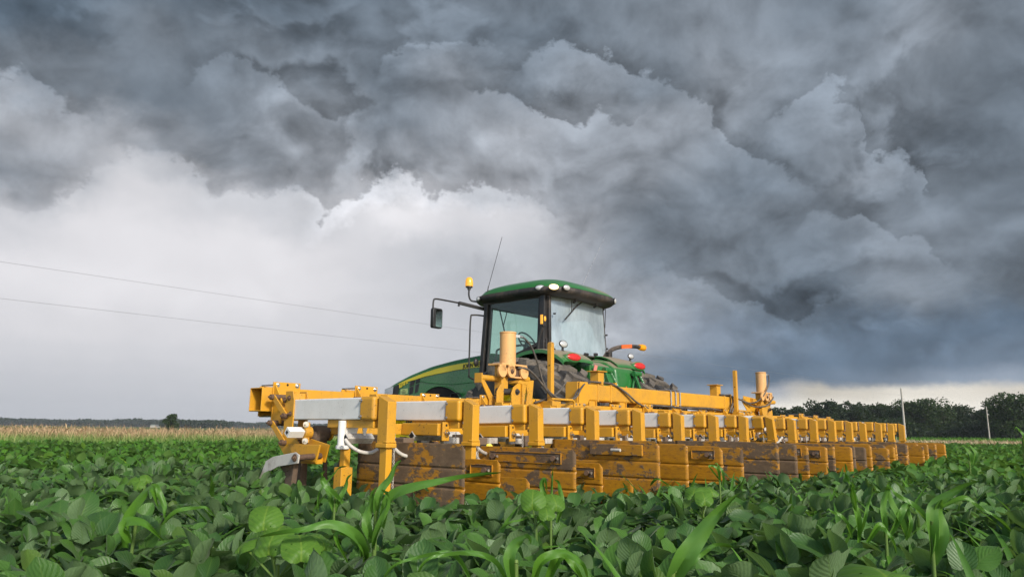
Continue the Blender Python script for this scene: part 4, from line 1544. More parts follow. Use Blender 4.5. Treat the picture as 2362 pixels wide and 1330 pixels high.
b = TB()
b.loft([roof_ring(0.86, 2.865), roof_ring(0.955, 2.880), roof_ring(0.995, 2.915), roof_ring(1.0, 2.955), roof_ring(0.985, 2.985)])
roof = b.build('roof', KD, smooth=50)
b = TB()
lv = [(0.988, 2.986), (0.975, 3.005), (0.94, 3.035), (0.88, 3.075), (0.78, 3.120), (0.66, 3.160), (0.52, 3.192), (0.36, 3.214), (0.16, 3.224), (0.02, 3.226)]
rings = []
for s_, z in lv:
    r_ = roof_ring(s_, z)
    rr = []
    for p in r_:
        # left and right eaves come lower than the rear one
        q = max(0.0, min(1.0, (p[1] - 2.85) / 0.25))
        low_ = 0.045 * q * max(0.0, (s_ - 0.88) / 0.10)
        rr.append((p[0], p[1], p[2] - low_))
    rings.append(rr)
b.loft(rings, caps=True)
b.build('roof_cap', M['green_roof'], roof, smooth=60)


def lamp(p, nrm, rx, rz, mat, name='work_lamp', depth=0.03, parent=None, stand=0.0):
    p, nrm = Vector(p), Vector(nrm).normalized()
    s, t, d = frame_of(nrm)
    n = 24
    def ring(k, off):
        return [p + s * rx * k * math.cos(2 * math.pi * i / n) + t * rz * k * math.sin(2 * math.pi * i / n) + d * off for i in range(n)]
    b = TB()
    b.loft([ring(0.75, -depth), ring(1.12, -depth * 0.4), ring(1.15, 0.0), ring(1.02, 0.004)])
    if stand:
        b.cyl(p - d * 0.02 - Vector((0, 0, rz)), p - d * 0.02 - Vector((0, 0, rz + stand)), 0.018, 10)
        b.cyl(p - d * 0.02 - Vector((0, 0, rz + stand)), p - d * 0.02 - Vector((0, 0, rz + stand + 0.02)), 0.03, 10)
    h = b.build(name, K, parent, smooth=50)
    b = TB()
    b.loft([ring(0.98, 0.003), ring(0.9, 0.010), ring(0.6, 0.018), ring(0.2, 0.021), ring(0.02, 0.021)])
    b.build('lens', mat, h, smooth=60)
    return h


lamp((5.205, 2.98, 2.965), (-1.0, -0.75, -0.05), 0.075, 0.040, M['lamp'])
lamp((5.245, 2.76, 2.958), (-0.75, -1.0, -0.05), 0.075, 0.042, M['lamp_lit'])
lamp((5.44, 2.67, 2.965), (-0.15, -1.0, -0.1), 0.068, 0.041, M['lamp'])
lamp((6.74, 2.69, 2.945), (0.4, -1.0, -0.1), 0.050, 0.046, M['lamp'])
lamp((5.185, 4.23, 2.93), (-1.0, 0.25, -0.05), 0.050, 0.036, M['lamp'])
lamp((5.40, 2.70, 2.135), (-0.1, -1, 0.1), 0.078, 0.048, M['lamp'], 'fender_lamp', stand=0.05)
lamp((7.28, 2.75, 2.112), (-0.1, -1, 0.1), 0.068, 0.040, M['lamp'], 'fender_lamp', stand=0.05)
# beacon on its bent arm
b = TB()
b.tube(smooth_path([(5.24, 4.30, 2.90), (5.17, 4.37, 2.92), (5.14, 4.39, 3.0), (5.14, 4.39, 3.10)], 5), 0.014, 8)
b.cyl((5.14, 4.39, 3.09), (5.14, 4.39, 3.13), 0.028, 14)
b.cyl((5.14, 4.39, 3.125), (5.14, 4.39, 3.145), 0.055, 18)
bc = b.build('beacon', K, smooth=50)
b = TB()
b.loft([[(5.14 + r * math.cos(2 * math.pi * k / 20), 4.39 + r * math.sin(2 * math.pi * k / 20), z) for k in range(20)] for r, z in ((0.062, 3.145), (0.064, 3.18), (0.060, 3.23), (0.050, 3.268), (0.032, 3.288), (0.004, 3.294))])
b.build('beacon_lens', M['amber_lit'], bc, smooth=60)
# mirror
b = TB()
b.bar((5.42, 4.26, 2.79), (4.90, 4.37, 2.845), 0.05, 0.045)
b.tube(smooth_path([(4.95, 4.36, 2.84), (4.62, 4.38, 2.845), (4.42, 4.38, 2.84), (4.375, 4.38, 2.80), (4.37, 4.38, 2.66)], 4), 0.014, 8)
b.cyl((4.90, 4.37, 2.82), (4.90, 4.37, 2.79), 0.018, 10)
ma = b.build('mirror_arm', K, smooth=50, bevel=0.004)
b = TB()
b.prism([(4.355, 2.42), (4.37, 2.395), (4.53, 2.395), (4.548, 2.42), (4.548, 2.67), (4.53, 2.70), (4.37, 2.70), (4.355, 2.67)], 'y', 4.35, 4.42)
mb = b.build('mirror_housing', K, ma, 0.012)
b = TB()
b.prism([(4.405, 2.415), (4.53, 2.415), (4.53, 2.68), (4.405, 2.68)], 'y', 4.346, 4.349)
b.build('mirror_glass', M['mirror'], mb)
# hand rail
b = TB()
b.tube(smooth_path([(5.42, 4.27, 2.69), (5.22, 4.36, 2.69), (5.17, 4.37, 2.63), (5.17, 4.38, 2.2), (5.17, 4.38, 1.80), (5.20, 4.38, 1.70), (5.42, 4.30, 1.66)], 6), 0.013, 8)
b.build('grab_rail', K, smooth=60)
b = TB()
b.ball((5.24, 4.30, 1.94), 0.05, 10, 8, (1, 0.6, 1.3))
b.b2(5.28, 5.30, 3.92, 4.0, 1.66, 1.90)
b.build('door_latch', K, bevel=0.01)
# left warning lamp arm (points to the rear) and right one
b = TB()
b.tube(smooth_path([(5.16, 2.98, 2.05), (5.155, 2.96, 2.20), (5.16, 2.90, 2.36), (5.165, 2.88, 2.40)], 5), 0.022, 8)
b.b2(5.13, 5.20, 2.86, 2.90, 2.38, 2.55)
wl = b.build('warning_lamp', K, smooth=50, bevel=0.004)
b = TB()
b.b2(5.105, 5.13, 2.865, 2.90, 2.41, 2.545)
b.ball((5.165, 2.857, 2.49), 0.03, 10, 8, (0.8, 0.4, 1.3))
b.build('amber_lens', M['amber_lit'], wl, bevel=0.004)
b = TB()
b.tube(smooth_path([(7.02, 3.05, 2.14), (7.20, 3.05, 2.24), (7.50, 3.05, 2.31), (7.85, 3.05, 2.345), (8.02, 3.05, 2.35)], 5), 0.035, 10)
b.b2(6.98, 7.08, 2.98, 3.10, 2.02, 2.17)
wr = b.build('warning_lamp', KD, smooth=50, bevel=0.004)
b = TB()
b.bar((7.40, 3.008, 2.295), (7.72, 3.008, 2.335), 0.01, 0.062)
b.build('orange_reflector', M['orange'], wr, bevel=0.003)
b = TB()
b.loft([[(x, 3.05 + r * math.cos(2 * math.pi * k / 16), 2.35 + r * math.sin(2 * math.pi * k / 16)) for k in range(16)] for x, r in ((8.02, 0.045), (8.10, 0.058), (8.18, 0.056), (8.22, 0.03), (8.235, 0.005))])
b.build('amber_lens', M['amber'], wr, smooth=60)
# antennas
b = TB()
b.cyl((5.30, 4.14, 3.0), (5.30, 4.12, 3.14), 0.010, 8, 0.006)
b.cyl((5.30, 4.12, 3.12), (5.30, 3.84, 3.90), 0.0045, 6, 0.0035)
b.build('antenna', K)
b = TB()
b.cyl((6.685, 3.3, 3.18), (6.72, 3.3, 3.30), 0.010, 8, 0.006)
b.cyl((6.72, 3.3, 3.30), (7.38, 3.3, 4.24), 0.004, 6, 0.003)
b.build('antenna', M['steel'])
b = TB()
b.cyl((6.93, 3.0, 2.92), (6.86, 2.97, 2.55), 0.006, 6)
b.build('cable', K)
# fenders ------------------------------------------------
def fender(side, x_out, x_in):
    prof = [(3.78, 1.60), (3.62, 1.80), (3.42, 1.94), (3.18, 2.03), (2.95, 2.055), (2.77, 2.045), (2.62, 1.995), (2.51, 1.93), (2.46, 1.88)]
    pr = [(p[0], p[1]) for p in smooth_path([(a_, b_, 0) for a_, b_ in prof], 5)]
    rings = []
    for t, z in pr:
        f = max(0.0, min(1.0, (2.70 - t) / 0.25))
        droop = 0.020 + 0.012 * f
        xo = x_out - side * f * 0.05
        ww = [(x_in, 0.0 - 0.0), (x_in + (xo - x_in) * 0.35, 0.01), (x_in + (xo - x_in) * 0.7, 0.0), (x_in + (xo - x_in) * 0.92, -0.006), (xo, -droop), (xo, -droop - 0.05)]
        up = [(x, t, z + dz) for x, dz in ww]
        dn = [(x, t, z + dz - 0.02) for x, dz in ww[:-1]][::-1]
        rings.append(up + [(xo - (-1 if side < 0 else 1) * 0.015, t, z - droop - 0.05)] + dn)
    b = TB()
    b.loft(rings)
    return b.build('fender', GD, smooth=45)


fl = fender(-1, 5.03, 5.80)
fr = fender(1, 7.27, 6.44)
b = TB()
b.prism([(2.48, 1.86), (2.62, 1.96), (2.9, 2.02), (2.9, 1.2), (2.50, 1.2)], 'x', 5.74, 5.80)
b.prism([(2.48, 1.86), (2.62, 1.96), (2.9, 2.02), (2.9, 1.2), (2.50, 1.2)], 'x', 6.44, 6.50)
b.build('fender_wall', G, bevel=0.01)
for cx, p in ((5.31, fl), (7.05, fr)):
    t0, z0 = 2.10, 1.815
    d_ = Vector((-0.1, -1, 0.25)).normalized()
    s, tt_, d = frame_of(d_)
    cpos = Vector((cx, 2.44, 1.925))
    b = TB()
    n = 28
    b.loft([[cpos + s * 0.128 * k * math.cos(2 * math.pi * i / n) + tt_ * 0.052 * k * math.sin(2 * math.pi * i / n) + d * o for i in range(n)] for k, o in ((1.12, -0.03), (1.06, 0.0), (1.0, 0.006), (0.85, 0.014), (0.5, 0.020), (0.02, 0.022))])
    b.build('tail_light', M['red'], p, smooth=60)
    b = TB()
    b.loft([[cpos + s * 0.150 * k * math.cos(2 * math.pi * i / n) + tt_ * 0.072 * k * math.sin(2 * math.pi * i / n) + d * o for i in range(n)] for k, o in ((1.25, -0.12), (1.12, -0.05), (1.0, -0.012), (0.9, -0.006))])
    b.build('light_housing', GD, p, smooth=60)
# body between the fenders, hitch lift arms, reflectors
b = TB()
b.prism([(2.45, 1.1), (2.45, 1.72), (2.52, 1.86), (2.70, 1.93), (3.0, 1.97), (3.0, 1.1)], 'x', 5.76, 6.44)
b.build('rear_body', GD, bevel=0.03, seg=3)
b = TB()
b.prism([(2.44, 1.2), (2.38, 1.60), (2.42, 1.83), (2.60, 1.95), (2.9, 1.99), (2.9, 1.2)], 'x', 6.30, 6.86)
b.build('rear_console', GD, bevel=0.05, seg=4)
for x in (5.98, 6.78):
    b = TB()
    b.bar((x - 0.05, 2.36, 1.78), (x - 0.10, 2.15, 1.35), 0.035, 0.05)
    b.bar((x + 0.06, 2.34, 1.78), (x + 0.14, 2.15, 1.35), 0.030, 0.035)
    b.cyl((x - 0.09, 2.34, 1.775), (x + 0.09, 2.34, 1.775), 0.045, 14)
    b.bar((x - 0.03, 2.36, 1.72), (x - 0.15, 2.34, 1.45), 0.03, 0.04)
    b.build('lift_link', G, bevel=0.008)
b = TB()
b.plate([(5.68, 2.42, 1.55), (5.74, 2.42, 1.57), (5.85, 2.42, 1.84), (5.78, 2.42, 1.85)], (0, 1, 0), 0.01)
b.build('side_reflector', M['pink'])
b = TB()
b.plate([(5.93, 2.02, 1.42), (6.05, 2.02, 1.42), (5.99, 2.02, 1.54)], (0, 1, 0), 0.01)
b.build('triangle_reflector', M['orange'])
# top link, lower links and drawbar to the toolbar
b = TB()
b.bar((6.12, 1.5, 1.22), (6.12, 2.5, 1.30), 0.06, 0.06)
b.bar((5.70, 1.45, 0.85), (5.85, 2.7, 0.75), 0.05, 0.08)
b.bar((6.55, 1.45, 0.85), (6.38, 2.7, 0.75), 0.05, 0.08)
b.build('hitch_arm', K, bevel=0.006)
# inside the cab
b = TB()
b.box((6.10, 3.45, 2.28), (0.46, 0.12, 0.62), Matrix.Rotation(math.radians(-10), 3, 'X'))
b.box((6.10, 3.62, 2.00), (0.50, 0.50, 0.14))
b.box((6.10, 3.41, 2.66), (0.26, 0.09, 0.16), Matrix.Rotation(math.radians(-10), 3, 'X'))
b.b2(5.98, 6.22, 3.5, 3.75, 1.62, 1.95)
b.box((6.42, 3.60, 2.14), (0.16, 0.50, 0.10))
b.build('operator_seat', M['seat'], bevel=0.04, seg=3)
b = TB()
n = 26
b.tube([(6.1 + 0.19 * math.cos(2 * math.pi * k / n), 3.98 + 0.10 * math.sin(2 * math.pi * k / n), 2.32 + 0.16 * math.sin(2 * math.pi * k / n)) for k in range(n + 1)], 0.014, 6, cap=False)
b.bar((6.1, 3.98, 2.32), (6.1, 4.08, 2.05), 0.05, 0.05)
b.bar((5.92, 3.98, 2.32), (6.28, 3.98, 2.32), 0.03, 0.02)
b.build('steering_wheel', M['interior'], bevel=0.003)
b = TB()
b.b2(6.48, 6.74, 3.85, 3.89, 2.36, 2.56)
b.bar((6.6, 3.88, 2.35), (6.62, 3.80, 2.10), 0.03, 0.03)
sc1 = b.build('display', K, bevel=0.006)
b = TB()
b.b2(6.495, 6.725, 3.845, 3.849, 2.375, 2.545)
b.build('display_screen', M['screen'], sc1)
b = TB()
b.b2(5.46, 5.66, 3.05, 3.09, 2.14, 2.38)
b.bar((5.56, 3.1, 2.12), (5.56, 3.1, 1.8), 0.02, 0.02)
b.build('paper_sheet', M['paper'], bevel=0.004)
b = TB()
b.tube(smooth_path([(5.40, 4.08, 1.75), (5.40, 4.02, 2.05), (5.40, 3.95, 2.14), (5.40, 3.45, 2.17), (5.40, 3.36, 2.12), (5.40, 3.40, 2.0)], 5), 0.016, 8)
b.build('door_handle_bar', K, smooth=60)
b = TB()
b.bar((5.55, 4.10, 2.80), (5.70, 4.12, 2.45), 0.014, 0.02)
b.bar((5.75, 4.12, 2.78), (5.66, 4.12, 2.52), 0.010, 0.014)
b.build('front_wiper', K, bevel=0.002)
b = TB()
b.prism([(3.02, 2.86), (3.02, 2.30), (3.12, 2.35), (3.20, 2.60), (3.30, 2.70), (4.10, 2.72), (4.14, 2.86)], 'x', 6.80, 6.83)
b.build('pillar_trim', M['interior'], bevel=0.01)

# ------------------------------------------------------------------ ground
def leafy(name, c_top, c_under, rough=0.5, trans=0.25, veins=True, var=0.35, holes=False, gloss=0.35, sheen=0.0):
    m = bpy.data.materials.new(name)
    m.use_nodes = True
    nt = NT(m.node_tree)
    nt.n.clear()
    out = nt.node('ShaderNodeOutputMaterial')
    p = nt.node('ShaderNodeBsdfPrincipled')
    g = nt.node('ShaderNodeNewGeometry')
    rnd = g.outputs['Random Per Island']
    uv = nt.node('ShaderNodeTexCoord')
    sx = nt.node('ShaderNodeSeparateXYZ')
    nt.put(sx, 0, uv.outputs['UV'])
    U_, V_ = sx.outputs['X'], sx.outputs['Y']
    r2 = nt.math('FRACT', nt.math('MULTIPLY', rnd, 7.13))
    c = nt.mix(rnd, c_top, (c_top[0] * (1 + 1.2 * var), c_top[1] * (1 + var), c_top[2] * (1 + 0.2 * var), 1))
    c = nt.mix(nt.rng(r2, 0.5, 1.0, 0, 0.8), c, (c_top[0] * 0.55, c_top[1] * (0.62), c_top[2] * 0.75, 1))
    c = nt.mix(nt.rng(r2, 0.93, 1.0, 0, 0.7), c, (c_top[0] * 2.6, c_top[1] * 1.75, c_top[2] * 0.9, 1))
    c = nt.mix(g.outputs['Backfacing'], c, c_under)
    if veins:
        au = nt.math('ABSOLUTE', nt.math('SUBTRACT', U_, 0.5))
        ph = nt.math('SUBTRACT', nt.math('MULTIPLY', V_, 7.5), nt.math('MULTIPLY', au, 7.0))
        sv = nt.math('ABSOLUTE', nt.math('SUBTRACT', nt.math('FRACT', ph), 0.5))
        side = nt.rng(sv, 0.0, 0.10, 1.0, 0.0, smooth=True)
        mid = nt.rng(au, 0.0, 0.035, 1.0, 0.0, smooth=True)
        vein = nt.math('MAXIMUM', nt.math('MULTIPLY', side, 0.55), mid)
        rim = nt.rng(au, 0.455, 0.5, 0.0, 0.45)
        c = nt.mix(nt.math('MULTIPLY', nt.math('MAXIMUM', nt.math('MULTIPLY', vein, 0.8), rim), 0.75), c, (c_top[0] * 2.6, c_top[1] * 1.8, c_top[2] * 1.8, 1))
        q = nt.noise(nt.vmath('ADD', uv.outputs['UV'], nt.vmath('SCALE', (9.0, 5.0, 3.0), scale=rnd)), 14.0, 4, 0.6)
        bp = nt.node('ShaderNodeBump')
        bp.inputs['Strength'].default_value = 0.35
        bp.inputs['Distance'].default_value = 0.003
        nt.put(bp, 'Height', nt.math('ADD', nt.math('MULTIPLY', nt.rng(sv, 0, 0.5), 0.8), nt.math('MULTIPLY', q, 0.8)))
        nt.l.new(bp.outputs[0], p.inputs['Normal'])
        c = nt.mix(nt.rng(q, 0.35, 0.7, 0, 0.25), c, (c_top[0] * 0.5, c_top[1] * 0.6, c_top[2] * 0.6, 1))
    nt.put(p, 'Base Color', c)
    p.inputs['Roughness'].default_value = rough
    p.inputs['Specular IOR Level'].default_value = gloss
    p.inputs['Sheen Weight'].default_value = sheen
    p.inputs['Sheen Roughness'].default_value = 0.4
    tl = nt.node('ShaderNodeBsdfTranslucent')
    nt.put(tl, 0, nt.mix(0.6, c, (0.22, 0.42, 0.03, 1)))
    ms = nt.node('ShaderNodeMixShader')
    ms.inputs[0].default_value = trans
    nt.l.new(p.outputs[0], ms.inputs[1])
    nt.l.new(tl.outputs[0], ms.inputs[2])
    fin = ms.outputs[0]
    if holes:
        vo = nt.node('ShaderNodeTexVoronoi')
        nt.put(vo, 'Vector', nt.vmath('ADD', uv.outputs['UV'], nt.vmath('SCALE', (3.0, 8.0, 1.0), scale=rnd)))
        vo.inputs['Scale'].default_value = 9.0
        hn = nt.noise(uv.outputs['UV'], 2.5, 2)
        tr = nt.node('ShaderNodeBsdfTransparent')
        m2 = nt.node('ShaderNodeMixShader')
        nt.put(m2, 0, nt.math('MULTIPLY', nt.math('LESS_THAN', vo.outputs['Distance'], 0.16), nt.math('GREATER_THAN', hn, 0.55)))
        nt.l.new(fin, m2.inputs[1])
        nt.l.new(tr.outputs[0], m2.inputs[2])
        fin = m2.outputs[0]
    nt.l.new(fin, out.inputs[0])
    return m


M['soy'] = leafy('soybean_leaf', (0.044, 0.114, 0.024, 1), (0.15, 0.24, 0.11, 1), 0.45, 0.25, gloss=0.42, sheen=0.08, var=0.8)
M['soy_far'] = leafy('soybean_leaf_far', (0.048, 0.130, 0.018, 1), (0.11, 0.21, 0.05, 1), 0.5, 0.25, sheen=0.05, var=0.6, veins=False, gloss=0.25)
M['weed_leaf'] = leafy('bright_weed_leaf', (0.10, 0.22, 0.03, 1), (0.10, 0.21, 0.05, 1), 0.5, 0.38, var=0.15, holes=True)
M['grass'] = leafy('grass_blade', (0.080, 0.205, 0.022, 1), (0.10, 0.24, 0.035, 1), 0.45, 0.35, veins=False, var=0.3, gloss=0.5)
M['stem'] = leafy('green_stem', (0.10, 0.17, 0.04, 1), (0.1, 0.17, 0.04, 1), 0.55, 0.1, veins=False)

m, nt, p, out, vec = new_mat('field_soil')
n1 = nt.noise(vec, 0.05, 6, 0.6)
n2 = nt.noise(vec, 14, 6, 0.7)
far = nt.math('SUBTRACT', nt.vmath('LENGTH', vec), 0)
geo = nt.node('ShaderNodeNewGeometry')
dist = nt.vmath('LENGTH', geo.outputs['Position'])
soil = nt.mix(nt.rng(n2, 0.3, 0.7), (0.055, 0.038, 0.026, 1), (0.12, 0.085, 0.055, 1))
crop = nt.mix(nt.rng(n1, 0.35, 0.65), (0.030, 0.085, 0.018, 1), (0.055, 0.12, 0.022, 1))
nt.put(p, 'Base Color', nt.mix(nt.rng(dist, 60, 75), soil, crop))
p.inputs['Roughness'].default_value = 0.95
p.inputs['Specular IOR Level'].default_value = 0.1
bump(nt, p, n2, 0.03, 0.8)
b = MB()
G_ = 3000.0
b.add([(-G_, -200, 0), (G_, -200, 0), (G_, G_, 0), (-G_, G_, 0)], [(0, 1, 2, 3)])
gr = b.build('ground', m, None, smooth=0)
tag(gr, 'brown soil and green land out to the horizon', 'ground', kind='structure')

# ------------------------------------------------------------------ soybeans
nr = np.random.default_rng(11)
EX = np.array([math.cos(IANG), math.sin(IANG)])
ET = np.array([-math.sin(IANG), math.cos(IANG)])
OO = np.array([-0.79, 4.82])


def canopy_top(P):
    """height of the leaf canopy; rows run fore-and-aft of the cultivator"""
    u = (P - OO) @ EX
    t = (P - OO) @ ET
    ph = ((u - 0.38) / ROW) % 1.0
    row = np.cos(2 * np.pi * ph)
    rid = np.floor((u - 0.38) / ROW + 0.5)
    lump = 0.5 * np.sin(t * 2.3 + rid * 1.7) + 0.5 * np.sin(t * 5.1 + rid * 4.1 + 1)
    big = np.sin(P[:, 0] * 0.7 + 1) * np.cos(P[:, 1] * 0.55)
    return 0.452 + 0.055 * row + 0.022 * lump + 0.012 * big


def leaf_template(nx, ny, wmax, cup, droop, wav):
    ys = np.linspace(0, 1, ny + 1)
    xs = np.linspace(-1, 1, nx + 1)
    v, uv = [], []
    for y in ys:
        w_ = wmax * max(1.0 - abs(2 * y ** 0.82 - 1) ** 2.3, 0.0) ** 0.56
        if y == 0:
            w_ = 0.02
        for x in xs:
            z = cup * (abs(x) ** 1.3) * w_ - droop * y * y + wav * math.sin(y * 7 + x * 2.0) * abs(x)
            v.append((x * w_, y, z))
            uv.append((x * 0.5 + 0.5, y))
    f = [(j * (nx + 1) + i, j * (nx + 1) + i + 1, (j + 1) * (nx + 1) + i + 1, (j + 1) * (nx + 1) + i) for j in range(ny) for i in range(nx)]
    return np.array(v), np.array(f), np.array(uv)


def scatter_mesh(name, batches, mat, parent=None, smooth=True):
    """batches: list of (V template, F, UV, pos Nx3, axis dir Nx3, side Nx3, size N)"""
    VV, FF, UU = [], [], []
    base = 0
    for V, Fc, UV, pos, d, s, size in batches:
        n = np.cross(s, d)
        X = (V[None, :, 0, None] * s[:, None, :] + V[None, :, 1, None] * d[:, None, :] + V[None, :, 2, None] * n[:, None, :]) * size[:, None, None] + pos[:, None, :]
        k = V.shape[0]
        VV.append(X.reshape(-1, 3))
        FF.append((Fc[None] + (np.arange(len(pos)) * k)[:, None, None] + base).reshape(-1, Fc.shape[1]))
        UU.append(np.broadcast_to(UV[Fc.reshape(-1)][None], (len(pos), Fc.size, 2)).reshape(-1, 2))
        base += X.shape[0] * k
    VV = np.concatenate(VV).astype(np.float32)
    FF = np.concatenate(FF).astype(np.int32)
    UU = np.concatenate(UU).astype(np.float32)
    me = bpy.data.meshes.new(name)
    me.vertices.add(len(VV))
    me.vertices.foreach_set('co', VV.ravel())
    me.loops.add(FF.size)
    me.loops.foreach_set('vertex_index', FF.ravel())
    me.polygons.add(len(FF))
    me.polygons.foreach_set('loop_start', np.arange(len(FF), dtype=np.int32) * FF.shape[1])
    ul = me.uv_layers.new(name='uv')
    ul.data.foreach_set('uv', UU.ravel())
    me.update(calc_edges=True)
    if smooth:
        me.polygons.foreach_set('use_smooth', np.ones(len(FF), bool))
    me.materials.append(mat)
    o = bpy.data.objects.new(name, me)
    COL.objects.link(o)
    if parent is not None:
        o.parent = parent
    return o


def wedge(n, r0, r1, half=43.0, xoff=0.0):
    r = np.sqrt(nr.uniform(r0 * r0, r1 * r1, n))
    a = np.radians(nr.uniform(-half, half, n))
    return np.stack([r * np.sin(a), r * np.cos(a)], 1)


def orient(az, pitch, roll):
    d = np.stack([np.cos(az) * np.cos(pitch), np.sin(az) * np.cos(pitch), np.sin(pitch)], 1)
    h = np.stack([-np.sin(az), np.cos(az), np.zeros_like(az)], 1)
    up = np.cross(d, h)
    # up x ... make side vector with roll so that the face normal points upward
    s = h * -1.0
    n = np.cross(s, d)
    s2 = s * np.cos(roll)[:, None] + n * np.sin(roll)[:, None]
    return d, s2


def trifoliates(P, ztop, depth_spread, size, templ, up_bias=0.0):
    n = len(P)
    az = nr.uniform(0, 2 * np.pi, n)
    z = ztop - np.abs(nr.normal(0, depth_spread, n))
    pit = np.radians(nr.normal(-4 + up_bias, 26, n))
    out = []
    L = size * nr.uniform(0.72, 1.15, n)
    for k, da in enumerate((0.0, 1.25, -1.25)):
        a = az + da + nr.normal(0, 0.16, n)
        pt = pit + np.radians(nr.normal(6 if k else 0, 16, n))
        d, s = orient(a, pt, nr.normal(0, 0.42, n))
        off = 0.012 + (0.022 if k == 0 else 0.0)
        pos = np.stack([P[:, 0], P[:, 1], z], 1) + d * off
        out.append((pos, d, s, L * (1.0 if k == 0 else 0.9)))
    pos = np.concatenate([o[0] for o in out])
    d = np.concatenate([o[1] for o in out])
    s = np.concatenate([o[2] for o in out])
    sz = np.concatenate([o[3] for o in out])
    g = nr.integers(0, len(templ), len(pos))
    return [(V, Fc, UV, pos[g == i], d[g == i], s[g == i], sz[g == i]) for i, (V, Fc, UV) in enumerate(templ)]


NEAR_T = [leaf_template(4, 7, 0.37, 0.30, 0.16, 0.03), leaf_template(4, 7, 0.40, 0.15, 0.28, 0.05), leaf_template(4, 7, 0.34, 0.45, 0.05, 0.03), leaf_template(4, 7, 0.38, -0.12, 0.22, 0.05)]
MID_T = [leaf_template(2, 4, 0.38, 0.30, 0.16, 0.0), leaf_template(2, 4, 0.38, 0.05, 0.28, 0.0)]
FAR_T = [leaf_template(2, 2, 0.42, 0.25, 0.15, 0.0)]

# nearest plants, every leaf modelled
Pn = wedge(10800, 1.25, 8.5, 46)
near = trifoliates(Pn, canopy_top(Pn) - 0.015, 0.11, 0.118, NEAR_T, 32)
Pl = wedge(3000, 1.25, 8.5, 46)
near += trifoliates(Pl, canopy_top(Pl) - 0.16, 0.06, 0.10, MID_T, -10)
crop = scatter_mesh('soybean_foliage', near, M['soy'])
tag(crop, 'large oval soybean leaves filling the near field', 'crop', kind='stuff')
# stems under the leaves
b = MB()
for i in range(0, 4000):
    x, y = Pn[i]
    zt = 0.40 + 0.04 * math.sin(i)
    dx, dy = nr.uniform(-0.06, 0.06, 2)
    b.cyl((x + dx, y + dy, 0.12), (x, y, zt), 0.0028, 4, 0.0018, cap=False)
st_ = b.build('soybean_foliage', M['stem'], None)
tag(st_, 'thin green stems under the soybean leaves', 'crop', kind='stuff')
def field_edge(X):
    return np.clip(20 + 0.9 * (X + 8), 15, 70)


def in_beans(P):
    return ~((P[:, 0] < 9) & (P[:, 1] > field_edge(P[:, 0]))) & ~((P[:, 0] > 12) & (P[:, 1] > 40))


Pm = wedge(46000, 8.3, 26, 44)
Pm = Pm[in_beans(Pm)]
mid = trifoliates(Pm, canopy_top(Pm) - 0.02, 0.055, 0.12, MID_T, 26)
o = scatter_mesh('soybean_foliage', mid, M['soy_far'])
tag(o, 'smaller soybean leaves in the middle of the field around the cultivator', 'crop', kind='stuff')
Pf = wedge(100000, 25, 74, 44)
Pf = Pf[in_beans(Pf)]
farb = trifoliates(Pf, canopy_top(Pf) - 0.07, 0.04, 0.16, FAR_T, 12)
o = scatter_mesh('soybean_foliage', farb, M['soy_far'])
tag(o, 'fine soybean leaves at the far edge of the field', 'crop', kind='stuff')
# sheet under the leaves from a few metres on, shade painted as dark green
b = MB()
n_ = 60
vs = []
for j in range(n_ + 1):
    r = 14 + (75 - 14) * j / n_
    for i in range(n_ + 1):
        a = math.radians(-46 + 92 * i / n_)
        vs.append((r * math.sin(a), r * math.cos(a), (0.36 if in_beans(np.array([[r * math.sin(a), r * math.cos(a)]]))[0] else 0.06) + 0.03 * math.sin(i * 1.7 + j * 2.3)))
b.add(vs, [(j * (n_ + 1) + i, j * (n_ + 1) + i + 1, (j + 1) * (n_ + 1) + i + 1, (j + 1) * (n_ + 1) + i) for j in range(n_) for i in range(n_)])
M['cover'] = simple('painted_shade_foliage', (0.020, 0.055, 0.012, 1), 0.9)
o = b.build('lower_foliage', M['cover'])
tag(o, 'dark green sheet under the soybean canopy with leaf shade in its colour', 'crop', kind='stuff')


# ------------------------------------------------------------------ grasses
def blade_template(n=7, w=0.5, bend=0.6, fold=0.25):
    v, uv = [], []
    for j in range(n + 1):
        y = j / n
        ww = w * (1 - y ** 2.2) * (0.55 + 0.45 * min(1, y * 4))
        a = bend * y
        py = (math.sin(a) / bend) if bend else y
        pz = -(1 - math.cos(a)) / bend if bend else 0
        for x in (-1, 0, 1):
            v.append((x * ww * 0.5, py, pz + abs(x) * ww * fold))
            uv.append((x * 0.5 + 0.5, y))
    f = [(j * 3 + i, j * 3 + i + 1, (j + 1) * 3 + i + 1, (j + 1) * 3 + i) for j in range(n) for i in range(2)]
    return np.array(v), np.array(f), np.array(uv)


def grass_clumps(name, P, z0, nb, L, wd, mat, templ, spread=0.02, pit=(55, 88), label=None):
    n = len(P) * nb
    pos = np.repeat(np.concatenate([P, z0 if isinstance(z0, np.ndarray) else np.full((len(P), 1), z0)], 1), nb, 0)
    pos[:, :2] += nr.normal(0, spread, (n, 2))
    d, s = orient(nr.uniform(0, 2 * np.pi, n), np.radians(nr.uniform(pit[0], pit[1], n)), nr.normal(0, 0.3, n))
    size = L * nr.uniform(0.6, 1.1, n)
    g = nr.integers(0, len(templ), n)
    bt = [(V, Fc, UV, pos[g == i], d[g == i], s[g == i], size[g == i]) for i, (V, Fc, UV) in enumerate(templ)]
    o = scatter_mesh(name, bt, mat)
    tag(o, label, 'grass', kind='stuff')
    return o


